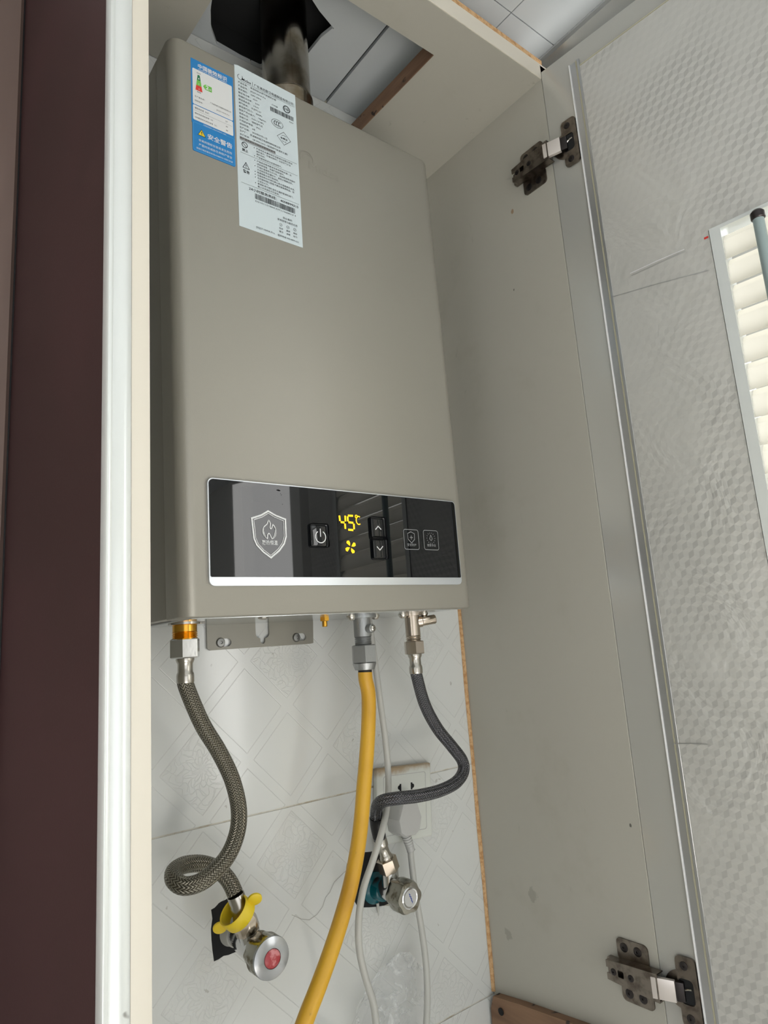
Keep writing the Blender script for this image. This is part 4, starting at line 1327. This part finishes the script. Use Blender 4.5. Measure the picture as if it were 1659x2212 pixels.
for s_ in (-1, 1):
    c = rc + uu * (0.0208 * s_)
    m = MB()
    for h in (-0.0014,):
        m.lathe(c + ww * h, ww, [(0.0058, 0), (0.0066, 0.0006), (0.0066, 0.0022), (0.0058, 0.0028)], 28)
    m.build('ear', YELLOW, yr)

# right hose: grey braid from the cold inlet to the blue valve
rvx, rvz = 0.2135, -0.3052
rv = Vector((rvx, 0.112, rvz))
ntop = at(831, 1853, 1, 0.112)
rh = empty('braided_hose', (fc.x, YA, -0.15), 'dark grey braided hose from nickel inlet curving across the socket to right valve', 'hose')
m = MB(); hexa(m, fc + DN_ * 0.0325, DN_, 0.0122, 0.0150, 0.0010); m.build('nut', NICKEL, rh, label='nickel hexagon nut')
m = hose_end(MB(), fc + DN_ * 0.0475, DN_, 0.0070); m.build('ferrule', STEEL, rh)
hp = [fc + DN_ * 0.066, fc + DN_ * 0.070]
for x, y, Y in ((917, 1520, 0.076), (944, 1572, 0.075), (976, 1612, 0.073), (998, 1642, 0.070), (1001, 1666, 0.068), (985, 1690, 0.066), (950, 1708, 0.066), (905, 1719, 0.068), (862, 1724, 0.074), (831, 1729, 0.086), (817, 1738, 0.098), (813, 1756, 0.106), (815, 1785, 0.110), (821, 1815, 0.112)):
    hp.append(at(x, y, 1, Y))
m = MB().tube(hp, 0.0070, 20, 0.003); m.build('braid', BRAID_B, rh)
m = MB().tube([hp[-3] + (hp[-2] - hp[-3]) * 0.35, hp[-2], hp[-2] + (hp[-1] - hp[-2]) * 0.75], lambda L: 0.0081 - L * 0.03, 20, 0.003); m.build('tape_wrap', TAPE, rh, label='black tape wrap')
rd = (rv + Vector((0, 0, 0.02)) - hp[-1]).normalized()
m = hose_end(MB(), hp[-1] + rd * 0.021, -rd, 0.0068); m.build('ferrule', STEEL, rh)
m = MB(); hexa(m, hp[-1] + rd * 0.021, rd, 0.0118, 0.0155, 0.0010); m.build('nut', NICKEL, rh, label='worn nickel nut at the valve')
v2 = empty('angle_valve', (rvx, D, rvz), 'chrome angle valve with wavy handle and blue script, on a teal flange', 'valve')
m = MB().lathe((rvx, D + 0.004, rvz - 0.004), FWD, [(0.0170, 0), (0.0170, 0.006), (0.0150, 0.008), (0.0112, 0.010), (0.0108, 0.022), (0.0095, 0.023)], 32); m.build('flange', TEAL, v2, label='teal plastic flange')
m = MB().lathe((rvx, D - 0.008, rvz), FWD, [(0.0094, 0), (0.0094, 0.010), (0.0112, 0.013), (0.0112, 0.034), (0.0100, 0.040)], 28)
m.lathe(rv, (hp[-1] + rd * 0.036) - rv, [(0.0098, 0), (0.0098, ((hp[-1] + rd * 0.034) - rv).length)], 24)
m.build('body', CHROME, v2)
RY = 0.0785
m = knob(MB(), Vector((rvx, RY + 0.0245, rvz)), FWD, 0.0166, 0.0240, 6, 0.055); m.build('handle', GRIME, v2, label='grimy wavy handle')
m = MB().lathe((rvx, RY + 0.0010, rvz), FWD, [(0.0112, 0), (0.0112, 0.0008), (0.0100, 0.0016), (0.0088, 0.0014), (0.0084, 0.0010)], 36); m.build('face_ring', CHROME, v2)
m = MB().lathe((rvx, RY + 0.0002, rvz), FWD, [(0.0084, 0), (0.0084, 0.0004), (0.006, 0.0008), (0.0001, 0.0009)], 30); cap = m.build('cap', PLUG, v2, label='white cap')
Fk = Frame((rvx, RY - 0.0009, rvz), (1, 0, 0), (0, 0, 1))
m = MB().stroke([(-0.0022, 0.0052), (-0.0008, 0.0036), (-0.0014, 0.0022), (0.0004, 0.0014), (-0.0002, 0.0), (0.0012, -0.0010), (0.0004, -0.0026), (0.0020, -0.0034), (0.0014, -0.0052)], 0.0008, Fk); m.build('blue_script', BLUE_INK, cap)
m = MB().lathe((rvx + 0.0002, D - 0.004, rvz - 0.0195), (0.05, 0, -1), [(0.0018, 0), (0.0016, 0.006), (0.0006, 0.013), (0.0001, 0.014)], 12); m.build('wall_peg', PVC, v2)

# gas hose
gh = empty('gas_hose', (fg.x, YA, -0.2), 'yellow plastic gas hose hanging from the grey cast inlet', 'hose')
m = MB(); hexa(m, fg + DN_ * 0.0325, DN_, 0.0145, 0.0200, 0.0014); m.lathe(fg + DN_ * 0.0525, DN_, [(0.0135, 0), (0.0110, 0.0070), (0.0078, 0.0075)], 12)
m.build('nut', ZINC, gh, label='grey cast hexagon nut')
m = MB().lathe(fg + DN_ * 0.0598, DN_, [(0.0076, 0), (0.0076, 0.0035), (0.0064, 0.004)], 20); m.build('ferrule', BLACK, gh)
hp = [fg + DN_ * 0.0625, fg + DN_ * 0.070]
for x, y, Y in ((796, 1500, 0.076), (796, 1560, 0.076), (792, 1630, 0.076), (786, 1700, 0.075), (781, 1765, 0.074), (773, 1830, 0.072), (759, 1905, 0.069), (739, 1980, 0.065), (715, 2055, 0.060), (688, 2130, 0.054), (661, 2200, 0.048), (630, 2290, 0.040)):
    hp.append(at(x, y, 1, Y))
m = MB().tube(hp, 0.0080, 24, 0.004); m.build('tube', GAS, gh)

# ------------------------------------------------------------------ socket, plug and cord
sk_c = Vector((0.2613, D, -0.2248))
rot = R(-4.2)
FSk = Frame(sk_c, (math.cos(rot), 0, math.sin(rot)), (-math.sin(rot), 0, math.cos(rot)))
so = empty('wall_socket', sk_c, 'white square wall socket with browned top edge behind the grey hose', 'socket')
sgn = 1.0 if FSk.w.y < 0 else -1.0
m = MB().fbox(FSk, (-0.043, -0.043, 0.0), (0.043, 0.043, 0.0085 * sgn), 0.0028, 3)
pl = m.build('face_plate', SOCKET, so)
m = MB().plate([rrect(-0.0335, -0.0335, 0.0335, 0.0335, 0.003, 4), rrect(-0.0328, -0.0328, 0.0328, 0.0328, 0.003, 4)[::-1]], Frame(FSk(0, 0, 0.0080 * sgn), FSk.u, FSk.v), 0.0007 * sgn)
m.build('module_edge', PLUG, pl, smooth=False)
for sx_ in (-1, 1):
    m = MB()
    cx_ = 0.0015 + sx_ * 0.0088
    m.fbox(FSk, (cx_ - 0.0012, 0.0145, 0.0078 * sgn), (cx_ + 0.0012, 0.0225, 0.0088 * sgn))
    m.lathe(FSk(cx_ + sx_ * 0.0014, 0.0185, 0.0078 * sgn), FSk.w * sgn, [(0.0026, 0), (0.0026, 0.00101)], 18)
    m.build('pin_slot', DARK, pl, smooth=False)
pc_ = empty('power_cord', (0.268, 0.11, -0.26), 'grey-white power cord plugged into the wall socket, hanging beside the yellow hose', 'cord')
bc = at(884, 1768, 1, 0.115)
FPl = Frame(Vector((bc.x, D - 0.0085, bc.z)), FSk.u, FSk.v)
hexp = [(-0.0105, 0.021), (0.0105, 0.021), (0.0185, 0.000), (0.0150, -0.0150), (0.0085, -0.0195), (-0.0085, -0.0195), (-0.0150, -0.0150), (-0.0185, 0.000)]
m = MB()
lay = []
for s_, h in ((1.0, 0.0), (1.0, 0.006), (0.97, 0.021), (0.90, 0.0235)):
    lay.append([m.bm.verts.new(FPl(a * s_, b * s_, h * sgn)) for a, b in hexp])
for a, b in zip(lay, lay[1:]):
    for k in range(8): m.face([a[k], a[(k + 1) % 8], b[(k + 1) % 8], b[k]])
m.face(lay[0][::-1]); m.face(lay[-1])
m.build('plug', PLUG, pc_, ang=25)
p0 = FPl(0.0, -0.018, 0.014 * sgn); p1 = at(888, 1838, 1, D - 0.024)
dv = (p1 - p0).normalized(); Lr = (p1 - p0).length
prof = []
for k in range(7):
    h = Lr * k / 7
    prof += [(0.0060 - 0.0002 * k, h), (0.0060 - 0.0002 * k, h + Lr / 11), (0.0048, h + Lr / 10.5), (0.0048, h + Lr / 7.2)]
prof += [(0.0052, Lr * 0.99), (0.0040, Lr)]
m = MB().lathe(p0, dv, prof, 20); m.build('strain_relief', PLUG, pc_)
hp = [p1 - dv * 0.003]
for x, y, Y in ((891, 1880, 0.118), (900, 1945, 0.116), (911, 2010, 0.114), (920, 2080, 0.112), (923, 2150, 0.108), (920, 2220, 0.102), (908, 2290, 0.092), (880, 2325, 0.085), (845, 2320, 0.080), (820, 2270, 0.080), (813, 2215, 0.084), (806, 2165, 0.088), (789, 2110, 0.090), (776, 2050, 0.090),
                (775, 1985, 0.089), (785, 1920, 0.088), (803, 1866, 0.087), (824, 1800, 0.089), (836, 1742, 0.101), (839, 1685, 0.104), (834, 1610, 0.104), (824, 1535, 0.106), (814, 1460, 0.108), (806, 1400, 0.110)):
    hp.append(at(x, y, 1, Y))
q_ = hp[-1].copy(); q_.z = 0.0; hp.append(Vector((hp[-1].x - 0.002, 0.112, -0.001)))
m = MB().tube(hp, 0.0037, 14, 0.005); m.build('cable', PVC, pc_)

# ------------------------------------------------------------------ plastic bag
rnd = random.Random(5)
m = MB()
nx_, nz_ = 30, 34
c0 = [at(875, 2070, 1, 0.125), at(905, 2160, 1, 0.12)]
xa, xb = at(770, 2190, 1, 0.13).x, at(925, 2150, 1, 0.13).x
zt, zb_ = at(885, 2066, 1, 0.12).z, at(860, 2300, 1, 0.12).z
grid = []
import mathutils.noise as mno
for side in (0, 1):
    g_ = []
    for j in range(nz_ + 1):
        row = []
        for i in range(nx_ + 1):
            u, v = i / nx_, j / nz_
            pinch = 0.30 + 0.70 * min(1.0, (1 - v) * 3.2)
            x = xa + (xb - xa) * (0.68 + (u - 0.68) * pinch)
            z = zb_ + (zt - zb_) * v
            bulge = math.sin(math.pi * u) * (0.010 * pinch + 0.001)
            nn = mno.noise(Vector((x * 60, z * 60, side * 3))) * 0.006 + mno.noise(Vector((x * 150, z * 130, side * 7))) * 0.003
            y = 0.131 + (bulge if side else -bulge) * 0.75 + nn
            y = min(y, D - 0.002)
            row.append(m.bm.verts.new((x + mno.noise(Vector((z * 90, side, 1))) * 0.004, y, z + mno.noise(Vector((x * 90, side, 5))) * 0.006)))
        g_.append(row)
    for j in range(nz_):
        for i in range(nx_): m.face([g_[j][i], g_[j][i + 1], g_[j + 1][i + 1], g_[j + 1][i]])
    grid.append(g_)
tag(m.build('plastic_bag', BAG, None, ang=180, recalc=False), 'crumpled clear plastic bag behind the power cord at the bottom', 'bag')
